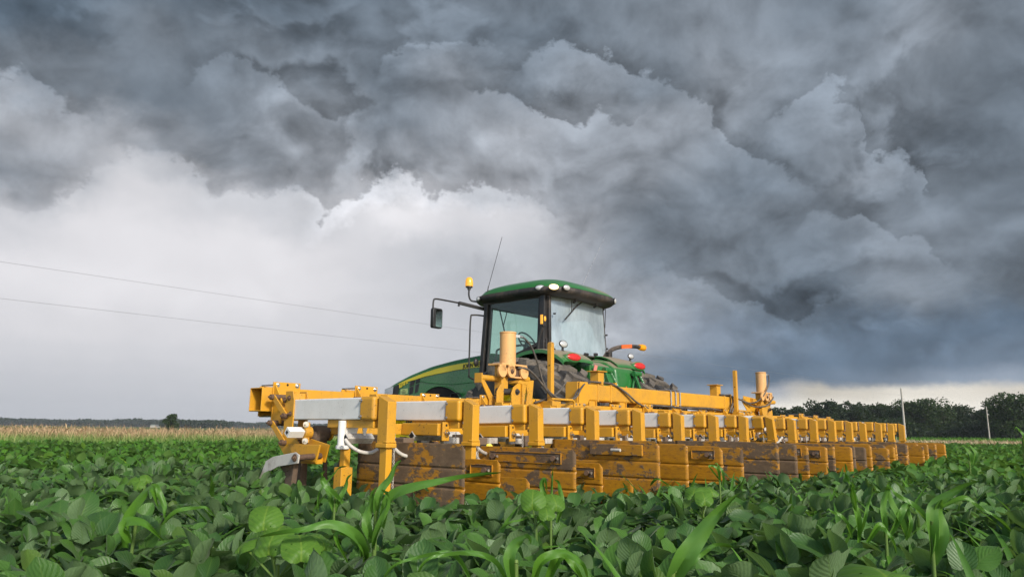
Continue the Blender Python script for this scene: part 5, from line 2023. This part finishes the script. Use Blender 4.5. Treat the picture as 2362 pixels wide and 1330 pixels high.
# grass weeds scattered all through the beans (nobody could count them)
Pw = wedge(420, 3.2, 26, 44)
Pw2 = wedge(420, 2.0, 9, 44)
Pw2[:, 0] = np.where(np.arange(len(Pw2)) % 3 > 0, np.abs(Pw2[:, 0]) * 0.8 + 0.8, Pw2[:, 0])
Pw2 = Pw2[(Pw2[:, 1] > 1.9)]
Pc = np.stack([nr.uniform(-8.5, 1.5, 800), nr.uniform(6, 26, 800)], 1)
BT = [blade_template(8, 0.075, 1.3), blade_template(8, 0.06, 1.9), blade_template(8, 0.085, 0.8)]
grass_clumps('weedy_grass', np.concatenate([Pw, Pc, Pw2]), 0.28, 7, 0.40, 0.05, M['grass'], BT, 0.015, (48, 84), 'small grass weeds scattered through the soybean field')

# dry seeding grass along the far edge of the beans
def straw(name, c1, c2):
    m, nt, p, out, vec = new_mat(name)
    g = nt.node('ShaderNodeNewGeometry')
    sz = nt.node('ShaderNodeSeparateXYZ')
    nt.put(sz, 0, g.outputs['Position'])
    n = nt.noise(g.outputs['Position'], 0.35, 4, 0.6)
    up = nt.rng(nt.math('ADD', sz.outputs['Z'], nt.math('MULTIPLY', n, 0.35)), 0.66, 0.88, 0, 1, smooth=True)
    rr = g.outputs['Random Per Island']
    tan = nt.mix(rr, (0.36, 0.22, 0.12, 1), (0.46, 0.33, 0.18, 1))
    grn = nt.mix(rr, (0.10, 0.20, 0.035, 1), (0.19, 0.27, 0.06, 1))
    nt.put(p, 'Base Color', nt.mix(up, grn, tan))
    p.inputs['Roughness'].default_value = 0.7
    return m


M['straw'] = straw('seeding_grass', None, None)
n_ = 56000
xs_ = nr.uniform(-44, 12, n_)
Ps = np.stack([xs_, field_edge(xs_) + 26 * nr.uniform(0, 1, n_) ** 0.9], 1)
depth_ = Ps[:, 1:] - field_edge(Ps[:, :1])
ST = [blade_template(4, 0.022, 0.45, 0.1), blade_template(4, 0.030, 0.8, 0.1), blade_template(4, 0.018, 0.25, 0.1)]
hh = 1.02 + 0.0 * Ps[:, 0]
z_ = -0.10 + 0.10 * np.sin(Ps[:, :1] * 0.9) * np.sin(Ps[:, :1] * 0.37 + 1) + nr.normal(0, 0.06, (n_, 1)) - 0.32 * (1 - np.clip(depth_ / 7.0, 0, 1))
grass_clumps('seeding_grass', Ps, z_, 2, 0.98, 0.02, M['straw'], ST, 0.08, (68, 88), 'tall tan seeding grass along the far left edge of the beans')
n_ = 12000
xs_ = nr.uniform(-44, 12, n_)
Ps = np.stack([xs_, field_edge(xs_) + 4 + 20 * nr.uniform(0, 1, n_)], 1)
zz = nr.uniform(0.52, 0.80, (n_, 1)) + 0.08 * np.sin(Ps[:, :1] * 0.9) * np.sin(Ps[:, :1] * 0.37 + 1)
grass_clumps('seeding_grass', Ps, zz, 1, 0.17, 0.02, M['straw'], [blade_template(3, 0.20, 0.7, 0.1), blade_template(3, 0.14, 0.4, 0.1)], 0.05, (30, 80), 'feathery seed heads of the tan grass on the left')
# pale mown strip on the right
m, nt, p, out, vec = new_mat('dry_strip')
nt.put(p, 'Base Color', nt.mix(nt.rng(nt.noise(vec, 0.6, 5, 0.6), 0.35, 0.65), (0.42, 0.32, 0.20, 1), (0.32, 0.28, 0.14, 1)))
p.inputs['Roughness'].default_value = 0.9
M['dry'] = m
n_ = 26000
Ps = np.stack([nr.uniform(14, 75, n_), nr.uniform(40, 64, n_)], 1)
grass_clumps('dry_grass_strip', Ps, 0.20, 1, 0.48, 0.02, M['dry'], [blade_template(3, 0.10, 0.9, 0.1), blade_template(3, 0.14, 0.5, 0.1)], 0.1, (40, 85), 'pale dry grass strip before the wood on the right')
b = MB()
b.add([(13, 40, 0.30), (80, 40, 0.30), (80, 64, 0.42), (13, 64, 0.42)], [(0, 1, 2, 3)])
o = b.build('mown_verge', M['dry'], None, smooth=0)
tag(o, 'pale dry verge beyond the beans on the right', 'ground', kind='structure')
# low maize beyond the strip
n_ = 14000
Ps = np.stack([nr.uniform(12, 130, n_), nr.uniform(63, 120, n_)], 1)
grass_clumps('distant_crop', Ps, 0.0, 2, 0.85, 0.02, M['grass'], [blade_template(4, 0.12, 1.2), blade_template(4, 0.16, 0.7)], 0.12, (50, 86), 'low dark green maize at the foot of the wood')


# ------------------------------------------------------------------ individual weeds in front
def world_at(px, py, dep):
    a = (px - 1181) / F
    c_ = (665 - py) / F
    a, c_ = a * math.cos(ROLL) - c_ * math.sin(ROLL), c_ * math.cos(ROLL) + a * math.sin(ROLL)
    d = Vector((a, math.cos(PITCH) - c_ * math.sin(PITCH), math.sin(PITCH) + c_ * math.cos(PITCH)))
    return Vector((0, 0, CAMH)) + d * dep


def ribbon(b, pts, w, fold=0.22, nseg=7, face=None, tip=2.0):
    """curved strap leaf through points"""
    P = smooth_path(pts, nseg)
    n = len(P)
    vs = []
    face = face or Vector((0, -1, 0.6))
    for i, p in enumerate(P):
        d = (P[min(i + 1, n - 1)] - P[max(i - 1, 0)]).normalized()
        s = d.cross(face).normalized()
        nn = s.cross(d).normalized()
        y = i / (n - 1)
        ww = w * (1 - y ** tip) * (0.45 + 0.55 * min(1, y * 3.5))
        wv = 0.012 * math.sin(y * 9)
        for k, x in enumerate((-1, -0.5, 0, 0.5, 1)):
            vs.append(p + s * x * ww / 2 + nn * (abs(x) * ww * fold + wv * abs(x)))
    return b.add(vs, [(j * 5 + i, j * 5 + i + 1, (j + 1) * 5 + i + 1, (j + 1) * 5 + i) for j in range(n - 1) for i in range(4)])


def uv_build(b, name, mat, parent, w5=True):
    o = b.build(name, mat, parent, smooth=80)
    return o


def weed(name, label, cat, base_px, dep, stalk_top, blades, group=None):
    """blades: list of ([(px,py,dep)...], width)"""
    g = world_at(base_px[0], base_px[1], dep)
    root = empty(name, (g.x, g.y, 0.0))
    tag(root, label, cat, group)
    off = Vector((g.x, g.y, 0))
    b = MB()
    tp = world_at(stalk_top[0], stalk_top[1], dep)
    b.tube([p - off for p in smooth_path([Vector((g.x, g.y, 0.0)), Vector((g.x, g.y, 0.25)), (g + tp) / 2, tp], 4)], 0.006, 7)
    b.build('stalk', M['stem'], root, smooth=60)
    for pts, wd in blades:
        b = MB()
        ribbon(b, [world_at(*q) - off for q in pts], wd * 0.85)
        b.build('blade', M['grass'], root, smooth=80)
    return root


GRP = None
weed('maize_plant', 'tall maize-like grass with one blade arching right across the lowest shield', 'weed', (862, 1290), 2.0, (868, 1175),
     [([(868, 1190, 2.0), (880, 1130, 2.0), (905, 1090, 2.0), (925, 1062, 2.02)], 0.030),
      ([(882, 1215, 2.0), (905, 1150, 1.98), (960, 1118, 1.95), (1040, 1107, 1.95), (1155, 1090, 1.96)], 0.040),
      ([(858, 1250, 2.0), (846, 1200, 2.0), (858, 1150, 2.0), (870, 1122, 2.0)], 0.034),
      ([(862, 1270, 2.0), (880, 1200, 1.96), (895, 1150, 1.95), (880, 1130, 1.96)], 0.022),
      ([(850, 1310, 2.0), (820, 1240, 1.9), (760, 1205, 1.85), (690, 1225, 1.83), (600, 1238, 1.85)], 0.036),
      ([(850, 1310, 2.0), (835, 1260, 1.93), (800, 1225, 1.9), (775, 1240, 1.88), (820, 1330, 1.86)], 0.026)])
weed('grass_weed', 'bright broad-bladed grass bending over left of the big pale round leaves', 'weed', (300, 1270), 2.45, (318, 1200),
     [([(292, 1262, 2.45), (300, 1200, 2.45), (330, 1140, 2.44), (352, 1128, 2.42), (368, 1175, 2.40)], 0.05),
      ([(352, 1130, 2.5), (362, 1128, 2.5), (380, 1170, 2.48), (382, 1200, 2.46)], 0.03),
      ([(300, 1250, 2.4), (292, 1205, 2.38), (330, 1205, 2.35), (382, 1252, 2.32)], 0.045),
      ([(375, 1210, 2.5), (420, 1175, 2.5), (470, 1168, 2.5), (500, 1195, 2.5)], 0.02)])
weed('grass_weed', 'thin grass clump before the yellow shield leg left of the first post', 'weed', (770, 1180), 3.3, (775, 1130),
     [([(770, 1180, 3.3), (760, 1140, 3.3), (745, 1100, 3.28), (750, 1085, 3.27)], 0.03),
      ([(775, 1180, 3.3), (790, 1140, 3.3), (800, 1110, 3.3), (812, 1092, 3.3)], 0.03),
      ([(790, 1160, 3.3), (755, 1125, 3.25), (742, 1108, 3.25), (738, 1105, 3.25)], 0.03),
      ([(735, 1180, 3.3), (740, 1130, 3.3), (775, 1085, 3.3), (800, 1075, 3.3)], 0.012)])
weed('grass_weed', 'upright spiky grass in front of the second shield from the left', 'weed', (1270, 1200), 3.0, (1272, 1140),
     [([(1270, 1200, 3.0), (1272, 1150, 3.0), (1274, 1100, 3.0), (1276, 1075, 3.0)], 0.014),
      ([(1265, 1200, 3.0), (1256, 1150, 3.0), (1250, 1115, 3.0), (1256, 1105, 3.0), (1262, 1140, 3.0)], 0.03),
      ([(1285, 1205, 3.0), (1296, 1160, 3.0), (1290, 1120, 3.0), (1278, 1105, 3.0)], 0.03),
      ([(1270, 1230, 3.0), (1230, 1190, 3.0), (1190, 1200, 2.9), (1150, 1222, 2.85)], 0.02)])
weed('grass_weed', 'wide bright blade leaning up to the right at the bottom centre right', 'weed', (1548, 1330), 1.35, (1556, 1318),
     [([(1545, 1345, 1.35), (1590, 1270, 1.34), (1640, 1200, 1.34), (1705, 1138, 1.35)], 0.046),
      ([(1560, 1345, 1.5), (1600, 1290, 1.5), (1640, 1260, 1.5), (1690, 1262, 1.5)], 0.02)])
weed('maize_plant', 'stout young maize plant with a blade sweeping up right near the right edge', 'weed', (2150, 1310), 2.1, (2150, 1200),
     [([(2150, 1290, 2.1), (2145, 1210, 2.1), (2160, 1160, 2.1), (2210, 1130, 2.08), (2262, 1108, 2.06)], 0.045),
      ([(2152, 1300, 2.1), (2170, 1220, 2.1), (2165, 1170, 2.1), (2172, 1150, 2.1)], 0.05),
      ([(2170, 1170, 2.12), (2230, 1150, 2.12), (2280, 1180, 2.1), (2330, 1225, 2.08)], 0.02),
      ([(2150, 1220, 2.1), (2100, 1160, 2.12), (2060, 1130, 2.12), (2040, 1128, 2.12)], 0.02)])
weed('grass_weed', 'arching grass at the bottom edge below the spiky grass', 'weed', (1190, 1345), 1.75, (1190, 1300),
     [([(1180, 1345, 1.75), (1175, 1290, 1.75), (1190, 1250, 1.75), (1215, 1240, 1.74), (1225, 1255, 1.73)], 0.036),
      ([(1230, 1345, 1.75), (1250, 1295, 1.75), (1300, 1272, 1.75), (1340, 1300, 1.73), (1356, 1340, 1.72)], 0.03),
      ([(1090, 1345, 1.75), (1050, 1285, 1.75), (1000, 1272, 1.74), (920, 1300, 1.73), (880, 1340, 1.72)], 0.016),
      ([(1170, 1345, 1.75), (1130, 1290, 1.72), (1060, 1270, 1.72), (990, 1290, 1.7), (960, 1335, 1.7)], 0.018),
      ([(1260, 1345, 1.8), (1290, 1285, 1.8), (1308, 1278, 1.8), (1325, 1310, 1.8), (1345, 1345, 1.8)], 0.036)])
weed('grass_weed', 'dense clump of upright pale blades left of the stout maize plant', 'weed', (2040, 1240), 2.7, (2045, 1180),
     [([(2040, 1240, 2.7), (2036, 1180, 2.7), (2048, 1130, 2.7), (2056, 1118, 2.7)], 0.03),
      ([(2050, 1240, 2.7), (2080, 1180, 2.7), (2096, 1160, 2.7), (2104, 1165, 2.7)], 0.03),
      ([(2090, 1240, 2.7), (2066, 1180, 2.7), (2048, 1120, 2.7), (2044, 1110, 2.7)], 0.032),
      ([(1980, 1250, 2.7), (1975, 1180, 2.7), (1966, 1130, 2.7), (1962, 1110, 2.7)], 0.030),
      ([(1980, 1240, 2.7), (1998, 1180, 2.7), (2012, 1140, 2.7), (2030, 1136, 2.7)], 0.016),
      ([(1965, 1240, 2.7), (1940, 1190, 2.7), (1915, 1175, 2.7), (1905, 1180, 2.7)], 0.018),
      ([(2090, 1245, 2.7), (2100, 1200, 2.7), (2098, 1165, 2.7), (2110, 1160, 2.7)], 0.02),
      ([(2000, 1250, 2.6), (2030, 1210, 2.6), (2050, 1230, 2.58), (2066, 1275, 2.56)], 0.026),
      ([(1974, 1180, 2.7), (1962, 1120, 2.7), (1952, 1090, 2.7), (1948, 1068, 2.7)], 0.012)])
weed('grass_weed', 'pair of pale drooping blades in front of the middle shields', 'weed', (1660, 1120), 4.2, (1660, 1090),
     [([(1660, 1120, 4.2), (1655, 1085, 4.2), (1645, 1072, 4.2), (1636, 1078, 4.2), (1664, 1112, 4.2)], 0.022),
      ([(1668, 1120, 4.2), (1665, 1085, 4.2), (1655, 1070, 4.2), (1648, 1072, 4.2)], 0.022),
      ([(1500, 1120, 4.2), (1520, 1105, 4.1), (1545, 1120, 4.1), (1560, 1150, 4.1)], 0.012)])
weed('grass_weed', 'pale blades rising above the beans right of the last yellow shield', 'weed', (2235, 1060), 7.0, (2235, 1040),
     [([(2240, 1070, 7.0), (2236, 1045, 7.0), (2225, 1030, 7.0), (2212, 1030, 7.0)], 0.05),
      ([(2245, 1070, 7.0), (2250, 1045, 7.0), (2240, 1030, 7.0), (2224, 1028, 7.0)], 0.05)])
weed('grass_weed', 'lone leaf tip hooked over against the dark trees at the right edge', 'weed', (2360, 1060), 4.0, (2362, 1010),
     [([(2362, 1060, 4.0), (2360, 1010, 4.0), (2355, 992, 4.0), (2344, 986, 4.0), (2338, 992, 4.0)], 0.022)])


def round_leaf(b, c, nrm, r, uvs=None, sag=0.35, up=(0, 0, 1)):
    """broad heart-shaped velvety leaf, centre c, facing nrm"""
    c = Vector(c)
    s, t, d = frame_of(nrm, up)
    n = 26
    m_ = 6
    vs = [c]
    for j in range(1, m_ + 1):
        q = j / m_
        for k in range(n):
            a = 2 * math.pi * k / n
            rr = r * q * (1 + 0.16 * math.cos(a) + 0.05 * math.sin(3 * a) - 0.30 * max(0, math.cos(a + math.pi)) ** 14)
            wv = 0.09 * r * math.sin(4 * a + r * 90) * q * q
            z = -sag * r * q * q + wv + 0.05 * r * abs(math.sin(a * 3.5)) * q
            vs.append(c + t * rr * math.cos(a) + s * rr * math.sin(a) + d * z)
    fs = [(0, 1 + k, 1 + (k + 1) % n) for k in range(n)]
    for j in range(m_ - 1):
        for k in range(n):
            a_, b_ = 1 + j * n + k, 1 + j * n + (k + 1) % n
            fs.append((a_, a_ + n, b_ + n, b_))
    return b.add(vs, fs)


def broadleaf(label, base_px, dep, leaves, cat='weed'):
    g = world_at(base_px[0], base_px[1], dep)
    root = empty('broadleaf_weed', (g.x, g.y, 0.0))
    tag(root, label, cat)
    off = Vector((g.x, g.y, 0))
    b = MB()
    b.tube([(0, 0, 0), (0.01, 0, g.z * 0.5), (0, 0, g.z)], 0.006, 7)
    b.build('stalk', M['stem'], root)
    for px, py, dp, r, nrm in leaves:
        c = world_at(px, py, dp)
        b = MB()
        r = r * 0.82
        round_leaf(b, c - off, nrm, r)
        o = b.build('leaf', M['weed_leaf'], root, smooth=80)
        me = o.data
        ul = me.uv_layers.new(name='uv')
        s_, t_, d_ = frame_of(nrm)
        cc = c - off
        for lp in me.loops:
            v = me.vertices[lp.vertex_index].co - cc
            ul.data[lp.index].uv = (v.dot(s_) / (2.4 * r) + 0.5, v.dot(t_) / (2.4 * r) + 0.5)
        b = MB()
        b.tube([g - off - Vector((0, 0, 0.04)), (g - off) * 0.5 + cc * 0.5 - Vector((0, 0, 0.02)), cc - Vector(nrm).normalized() * 0.004], 0.003, 6)
        b.build('leaf_stem', M['stem'], root)
    return root


broadleaf('big pale velvety round leaves with bite holes at the bottom left of centre', (640, 1300), 1.9,
          [(610, 1195, 1.95, 0.055, (0.1, -0.75, 0.65)), (625, 1245, 1.90, 0.065, (-0.2, -0.8, 0.75)), (695, 1262, 1.85, 0.060, (0.3, -0.7, 0.8)), (742, 1245, 1.93, 0.050, (0.4, -0.3, 0.9)), (560, 1255, 1.95, 0.045, (-0.5, -0.4, 0.9))])
broadleaf('large pale green leaf cluster at the foot of the upright spiky grass', (1235, 1190), 2.9,
          [(1228, 1155, 2.9, 0.062, (-0.1, -0.9, 0.5)), (1205, 1170, 2.95, 0.045, (-0.6, -0.5, 0.6)), (1282, 1160, 2.95, 0.055, (0.3, -0.8, 0.6)), (1262, 1185, 2.85, 0.04, (0.1, -0.8, 0.7))])
broadleaf('large lime leaf with wavy rim at the bottom right edge', (2050, 1345), 1.45,
          [(2040, 1325, 1.45, 0.095, (0.0, -0.25, 0.95)), (1975, 1325, 1.5, 0.06, (-0.3, -0.3, 0.9))])
broadleaf('jagged light green weed sprout in the left of the bean field', (330, 1125), 4.0,
          [(322, 1110, 4.0, 0.045, (0.3, -0.6, 0.7)), (300, 1108, 4.02, 0.04, (-0.4, -0.6, 0.6)), (338, 1103, 4.02, 0.04, (0.5, -0.5, 0.7)), (318, 1120, 3.95, 0.035, (0, -0.8, 0.5))])
broadleaf('wide soft leaves in the beans left of the leaning bright blade', (1620, 1170), 3.3,
          [(1600, 1135, 3.3, 0.055, (-0.3, -0.6, 0.8)), (1640, 1130, 3.35, 0.055, (0.2, -0.5, 0.9)), (1625, 1150, 3.25, 0.05, (0, -0.8, 0.6))])


# ------------------------------------------------------------------ trees
M['bark'] = painted('tree_bark', (0.07, 0.055, 0.042, 1), 0.9, 0.3, (0.05, 0.05, 0.04, 1), 0.0)
M['tree_a'] = leafy('tree_foliage_dark', (0.012, 0.024, 0.009, 1), (0.014, 0.028, 0.010, 1), 0.6, 0.12, veins=False, var=0.5, gloss=0.2)
M['tree_b'] = leafy('tree_foliage_green', (0.020, 0.040, 0.010, 1), (0.024, 0.044, 0.014, 1), 0.6, 0.14, veins=False, var=0.5, gloss=0.2)


def tree(label, x, y, h, wd, mat, seed, group=None, z0=0.0, leaf=0.34, nl=3400, open_=0.0, name='tree'):
    q = np.random.default_rng(seed)
    root = empty(name, (x, y, z0))
    tag(root, label, 'tree', group)
    b = MB()
    tr = h * 0.022
    b.tube([(0, 0, 0), (0.1, 0, h * 0.25), (0.0, 0.1, h * 0.5), (0.1, 0, h * 0.72)], tr, 8, rr=[tr * 1.4, tr, tr * 0.75, tr * 0.3])
    limbs = []
    nb = 9
    for k in range(nb):
        a = q.uniform(0, 2 * math.pi)
        zb = h * q.uniform(0.22, 0.55)
        e = Vector((math.cos(a) * wd * 0.36, math.sin(a) * wd * 0.36, zb + h * q.uniform(0.14, 0.34)))
        mpt = Vector((e.x * 0.5, e.y * 0.5, zb + (e.z - zb) * 0.62))
        b.tube([(0, 0, zb), mpt, e], tr * 0.5, 6, rr=[tr * 0.55, tr * 0.38, tr * 0.12])
        limbs.append(e)
    b.build('trunk', M['bark'], root)
    # crown: lumps of leaves around limb ends
    nc = 26
    cen = []
    for k in range(nc):
        a = q.uniform(0, 2 * math.pi)
        zf = q.uniform(0.16, 0.95)
        rad = wd * 0.5 * math.sqrt(max(0.05, 1 - ((zf - 0.5) / 0.52) ** 2)) * q.uniform(0.2, 0.95)
        cen.append((math.cos(a) * rad, math.sin(a) * rad, h * zf, wd * q.uniform(0.10, 0.20)))
    cen = np.array(cen)
    idx = q.integers(0, nc, nl)
    v = q.normal(0, 1, (nl, 3))
    v /= np.linalg.norm(v, axis=1)[:, None]
    rr = q.uniform(0.55, 1.08, nl)[:, None] * cen[idx, 3][:, None]
    pos = cen[idx, :3] + v * rr * np.array([1, 1, 0.8])
    ok = pos[:, 2] > h * 0.06
    if open_:
        ok &= ~((np.sin(pos[:, 0] * 1.1) * np.sin(pos[:, 2] * 1.5 + 1) > 1 - open_))
    pos = pos[ok]
    n = len(pos)
    d, s = orient(q.uniform(0, 2 * math.pi, n), q.uniform(-1.2, 1.2, n), q.normal(0, 0.9, n))
    T_ = leaf_template(2, 2, 0.42, 0.2, 0.2, 0.0)
    sm = scatter_mesh('crown', [(T_[0], T_[1], T_[2], pos, d, s, leaf * q.uniform(0.6, 1.5, n))], mat, root)
    return root


def px_ground(px, Yd):
    """x for a thing at distance Yd whose foot shows at picture column px"""
    d = world_at(px, 995, 1.0) - Vector((0, 0, CAMH))
    return d.x / d.y * Yd


# wood on the right: each tree stands on its own
TR = [  # column, distance, height, width, dark?, label
 (1800, 170, 6.0, 8.0, 0, 'small dark round tree right beside the far yellow ram, first of the wood'),
 (1832, 172, 5.6, 8.5, 0, 'low dark tree second from the yellow ram in the wood'),
 (1862, 180, 7.0, 9, 1, 'low pale-topped tree left of the two dark crowns'),
 (1908, 165, 9.0, 11, 0, 'left of two dark round crowns with gaps in the wood'),
 (1938, 178, 7.6, 9.0, 1, 'mid green tree behind and between the two dark crowns'),
 (1968, 165, 8.6, 11, 0, 'right of two dark round crowns with gaps in the wood'),
 (2008, 172, 8.0, 10, 0, 'flat-topped dark tree just left of the spiky pale treetop'),
 (2034, 178, 8.8, 7, 1, 'slim pale tree with a spiky top left of the tall pole'),
 (2066, 170, 8.0, 10, 0, 'dark tree straight behind the tall leaning pole'),
 (2105, 160, 9.2, 12, 1, 'broad green domed tree just right of the tall pole'),
 (2150, 158, 8.9, 13, 1, 'widest green domed tree, second right of the tall pole'),
 (2192, 165, 7.4, 11, 1, 'lower green tree sloping down right of the two domes'),
 (2232, 160, 7.4, 11, 0, 'dark flat-topped tree left of the low bushy gap'),
 (2262, 156, 6.0, 9, 0, 'low dark tree just left of the thin wooden pole'),
 (2288, 162, 5.6, 8, 0, 'thin open tree with sky showing through behind the thin wooden pole'),
 (2312, 150, 6.6, 9, 0, 'dark low tree between the thin pole and the tallest tree of the wood, farthest right'),
 (2352, 140, 9.4, 12, 1, 'tallest tree of the wood, farthest right'),
]
for i, (px, Yd, h, wd, g, lab) in enumerate(TR):
    tree(lab, px_ground(px, Yd), Yd, h * (1.1 if px < 1880 else 0.87), wd * 0.95, M['tree_b'] if g else M['tree_a'], 40 + i, 'trees of the wood on the right', leaf=0.36,
         nl=9000, open_=0.35 if 'open' in lab or 'gaps' in lab else 0.0)
# undergrowth closing the foot of the wood
nu = 60000
xa = px_ground(1770, 168)
xb = px_ground(2420, 168)
q = nr
pos = np.stack([q.uniform(xa, xb, nu), q.uniform(150, 186, nu), 3.9 * q.uniform(0, 1, nu) ** 0.8], 1)
pos[:, 1] -= (pos[:, 0] - xa) * 0.10
pos[:, 2] *= 0.75 + 0.3 * np.sin(pos[:, 0] * 0.35)
d, s = orient(q.uniform(0, 6.28, nu), q.uniform(-1.2, 1.2, nu), q.normal(0, 0.9, nu))
T_ = leaf_template(2, 2, 0.42, 0.2, 0.2, 0.0)
o = scatter_mesh('undergrowth', [(T_[0], T_[1], T_[2], pos, d, s, 0.45 * q.uniform(0.6, 1.5, nu))], M['tree_a'])
tag(o, 'dark undergrowth along the foot of the wood on the right', 'undergrowth', kind='stuff')

# distant wood on the left horizon
def far_wood(name, label, x0, x1, y, h, n, mat, seed, jag=0.35, size=2.2, dy=40):
    q = np.random.default_rng(seed)
    x = q.uniform(x0, x1, n)
    top = h * (1 + jag * (0.5 * np.sin(x / (h * 1.6)) * np.sin(x / (h * 0.7) + 2) + 0.35 * np.sin(x / (h * 5.0) + seed) + 0.25 * np.sin(x / (h * 0.33) + 1)))
    z = top * q.uniform(0, 1, n) ** 0.7
    pos = np.stack([x, y + q.uniform(0, dy, n), z], 1)
    d, s = orient(q.uniform(0, 6.28, n), q.uniform(-1.2, 1.2, n), q.normal(0, 0.9, n))
    o = scatter_mesh(name, [(T_[0], T_[1], T_[2], pos, d, s, size * q.uniform(0.6, 1.4, n))], mat)
    tag(o, label, 'forest', kind='stuff')
    return o


far_wood('distant_forest', 'long low wood on the left horizon', px_ground(-120, 880), px_ground(400, 880), 880, 7.0, 30000, M['tree_a'], 1, size=2.0)
far_wood('distant_forest', 'faintest and farthest wood on the horizon left of the cultivator', px_ground(330, 1000), px_ground(900, 1000), 1000, 5.8, 26000, M['tree_a'], 2, size=2.2)
far_wood('distant_forest', 'short dark grove beside the lone bushy tree', px_ground(366, 560), px_ground(492, 560), 560, 5.0, 9000, M['tree_a'], 3, size=1.3, jag=0.6)
tree('lone bushy tree standing before the distant wood on the left', px_ground(393, 190), 190, 3.9, 3.6, M['tree_b'], 7, leaf=0.30, nl=2600)
M['pole_pale'] = painted('weathered_pole_wood', (0.42, 0.39, 0.35, 1), 0.85, 0.3, (0.25, 0.22, 0.18, 1), 0.0)
# farm sheds on the left skyline
for px, wd, lab in ((357, 4.2, 'small white farm shed far off left of the lone tree'), ):
    Yd = 600
    x = px_ground(px, Yd)
    root = empty('farm_shed', (x, Yd, 0))
    tag(root, lab, 'shed')
    b = MB()
    b.b2(-wd / 2, wd / 2, -4, 4, 0, 1.6)
    b.build('wall', M['pole_pale'], root)
    b = MB()
    b.prism([(-wd / 2 - 0.3, 1.61), (wd / 2 + 0.3, 1.61), (wd / 2 - 1.0, 2.4), (-wd / 2 + 1.0, 2.4)], 'y', -4.2, 4.2)
    b.build('roof', M['steel'], root)

# ------------------------------------------------------------------ utility poles and wires
def pole(label, px, ytop, ybase, Yd, r, mat, lean=0.0, arm=False):
    x = px_ground(px, Yd)
    tp = world_at(px, ytop, 1.0) - Vector((0, 0, CAMH))
    h = CAMH + tp.z / tp.y * Yd
    root = empty('utility_pole', (x, Yd, 0))
    tag(root, label, 'pole')
    b = MB()
    b.cyl((0, 0, -0.3), (lean * h, 0, h), r, 12, r * 0.62)
    b.build('shaft', mat, root)
    b = MB()
    b.cyl((lean * h, 0, h), (lean * h, 0, h + 0.18), 0.035, 8)
    b.cyl((lean * h * 0.92 + r * 0.7, 0, h * 0.92), (lean * h * 0.92 + r * 0.7 + 0.16, 0, h * 0.92), 0.03, 8)
    b.cyl((lean * h * 0.80 + r * 0.7, 0, h * 0.80), (lean * h * 0.80 + r * 0.7 + 0.20, 0, h * 0.80), 0.05, 8)
    b.build('insulator', M['lamp'], root)
    return root, Vector((x + lean * h, Yd, h))


M['pole_brown'] = painted('brown_pole_wood', (0.42, 0.38, 0.33, 1), 0.85, 0.3, (0.2, 0.17, 0.13, 1), 0.0)
p1, top1 = pole('tall pale utility pole leaning left at the end of the yellow posts', 2087, 895, 1008, 105, 0.17, M['pole_pale'], 0.0)
p2, top2 = pole('thin wooden pole in front of the wood near the right edge', 2281, 940, 1012, 120, 0.12, M['pole_brown'], 0.0)
M['wire'] = simple('overhead_wire', (0.30, 0.30, 0.31, 1), 0.5, 0.5)
for (ya, yb_, zt, lab) in ((596, 757, 0.0, 'upper overhead wire crossing the pale sky on the left'), (681, 803, 1.0, 'lower overhead wire crossing the pale sky on the left')):
    d0 = world_at(0, ya, 1.0) - Vector((0, 0, CAMH))
    a = Vector((0, 0, CAMH)) + d0 * (36.0 / d0.y)
    e = top1 - Vector((0, 0, 0.9 * zt + 0.05))
    far_end = a + (a - e) * 0.45
    pts = [far_end + (e - far_end) * (k / 40) for k in range(41)]
    pts = [p_ + Vector((0, 0, -0.5 * 4 * (k / 40) * (1 - k / 40) + 0.0)) for k, p_ in enumerate(pts)]
    # pull so that it passes the sighted height on the left
    c0 = min(pts, key=lambda p_: (p_ - a).length)
    lift = a.z - c0.z
    pts = [p_ + Vector((0, 0, lift * (1 - k / 40))) for k, p_ in enumerate(pts)]
    b = MB()
    b.tube([p_ - far_end for p_ in pts], 0.0075, 5)
    o = b.build('overhead_wire', M['wire'])
    o.location = far_end
    tag(o, lab, 'wire')

# ------------------------------------------------------------------ damp storm air
hb = MB()
hb.b2(-1500, 1500, -60, 1120, -1.0, 30.0)
hz = bpy.data.materials.new('haze_air')
hz.use_nodes = True
hn = hz.node_tree.nodes
hn.clear()
ho = hn.new('ShaderNodeOutputMaterial')
hv = hn.new('ShaderNodeVolumePrincipled')
hv.inputs['Color'].default_value = (0.80, 0.86, 0.95, 1)
hv.inputs['Density'].default_value = 0.00022
hz.node_tree.links.new(hv.outputs[0], ho.inputs['Volume'])
o = hb.build('haze', hz, None, smooth=0)
tag(o, 'thin grey-blue rain haze over the far fields', 'haze', kind='stuff')
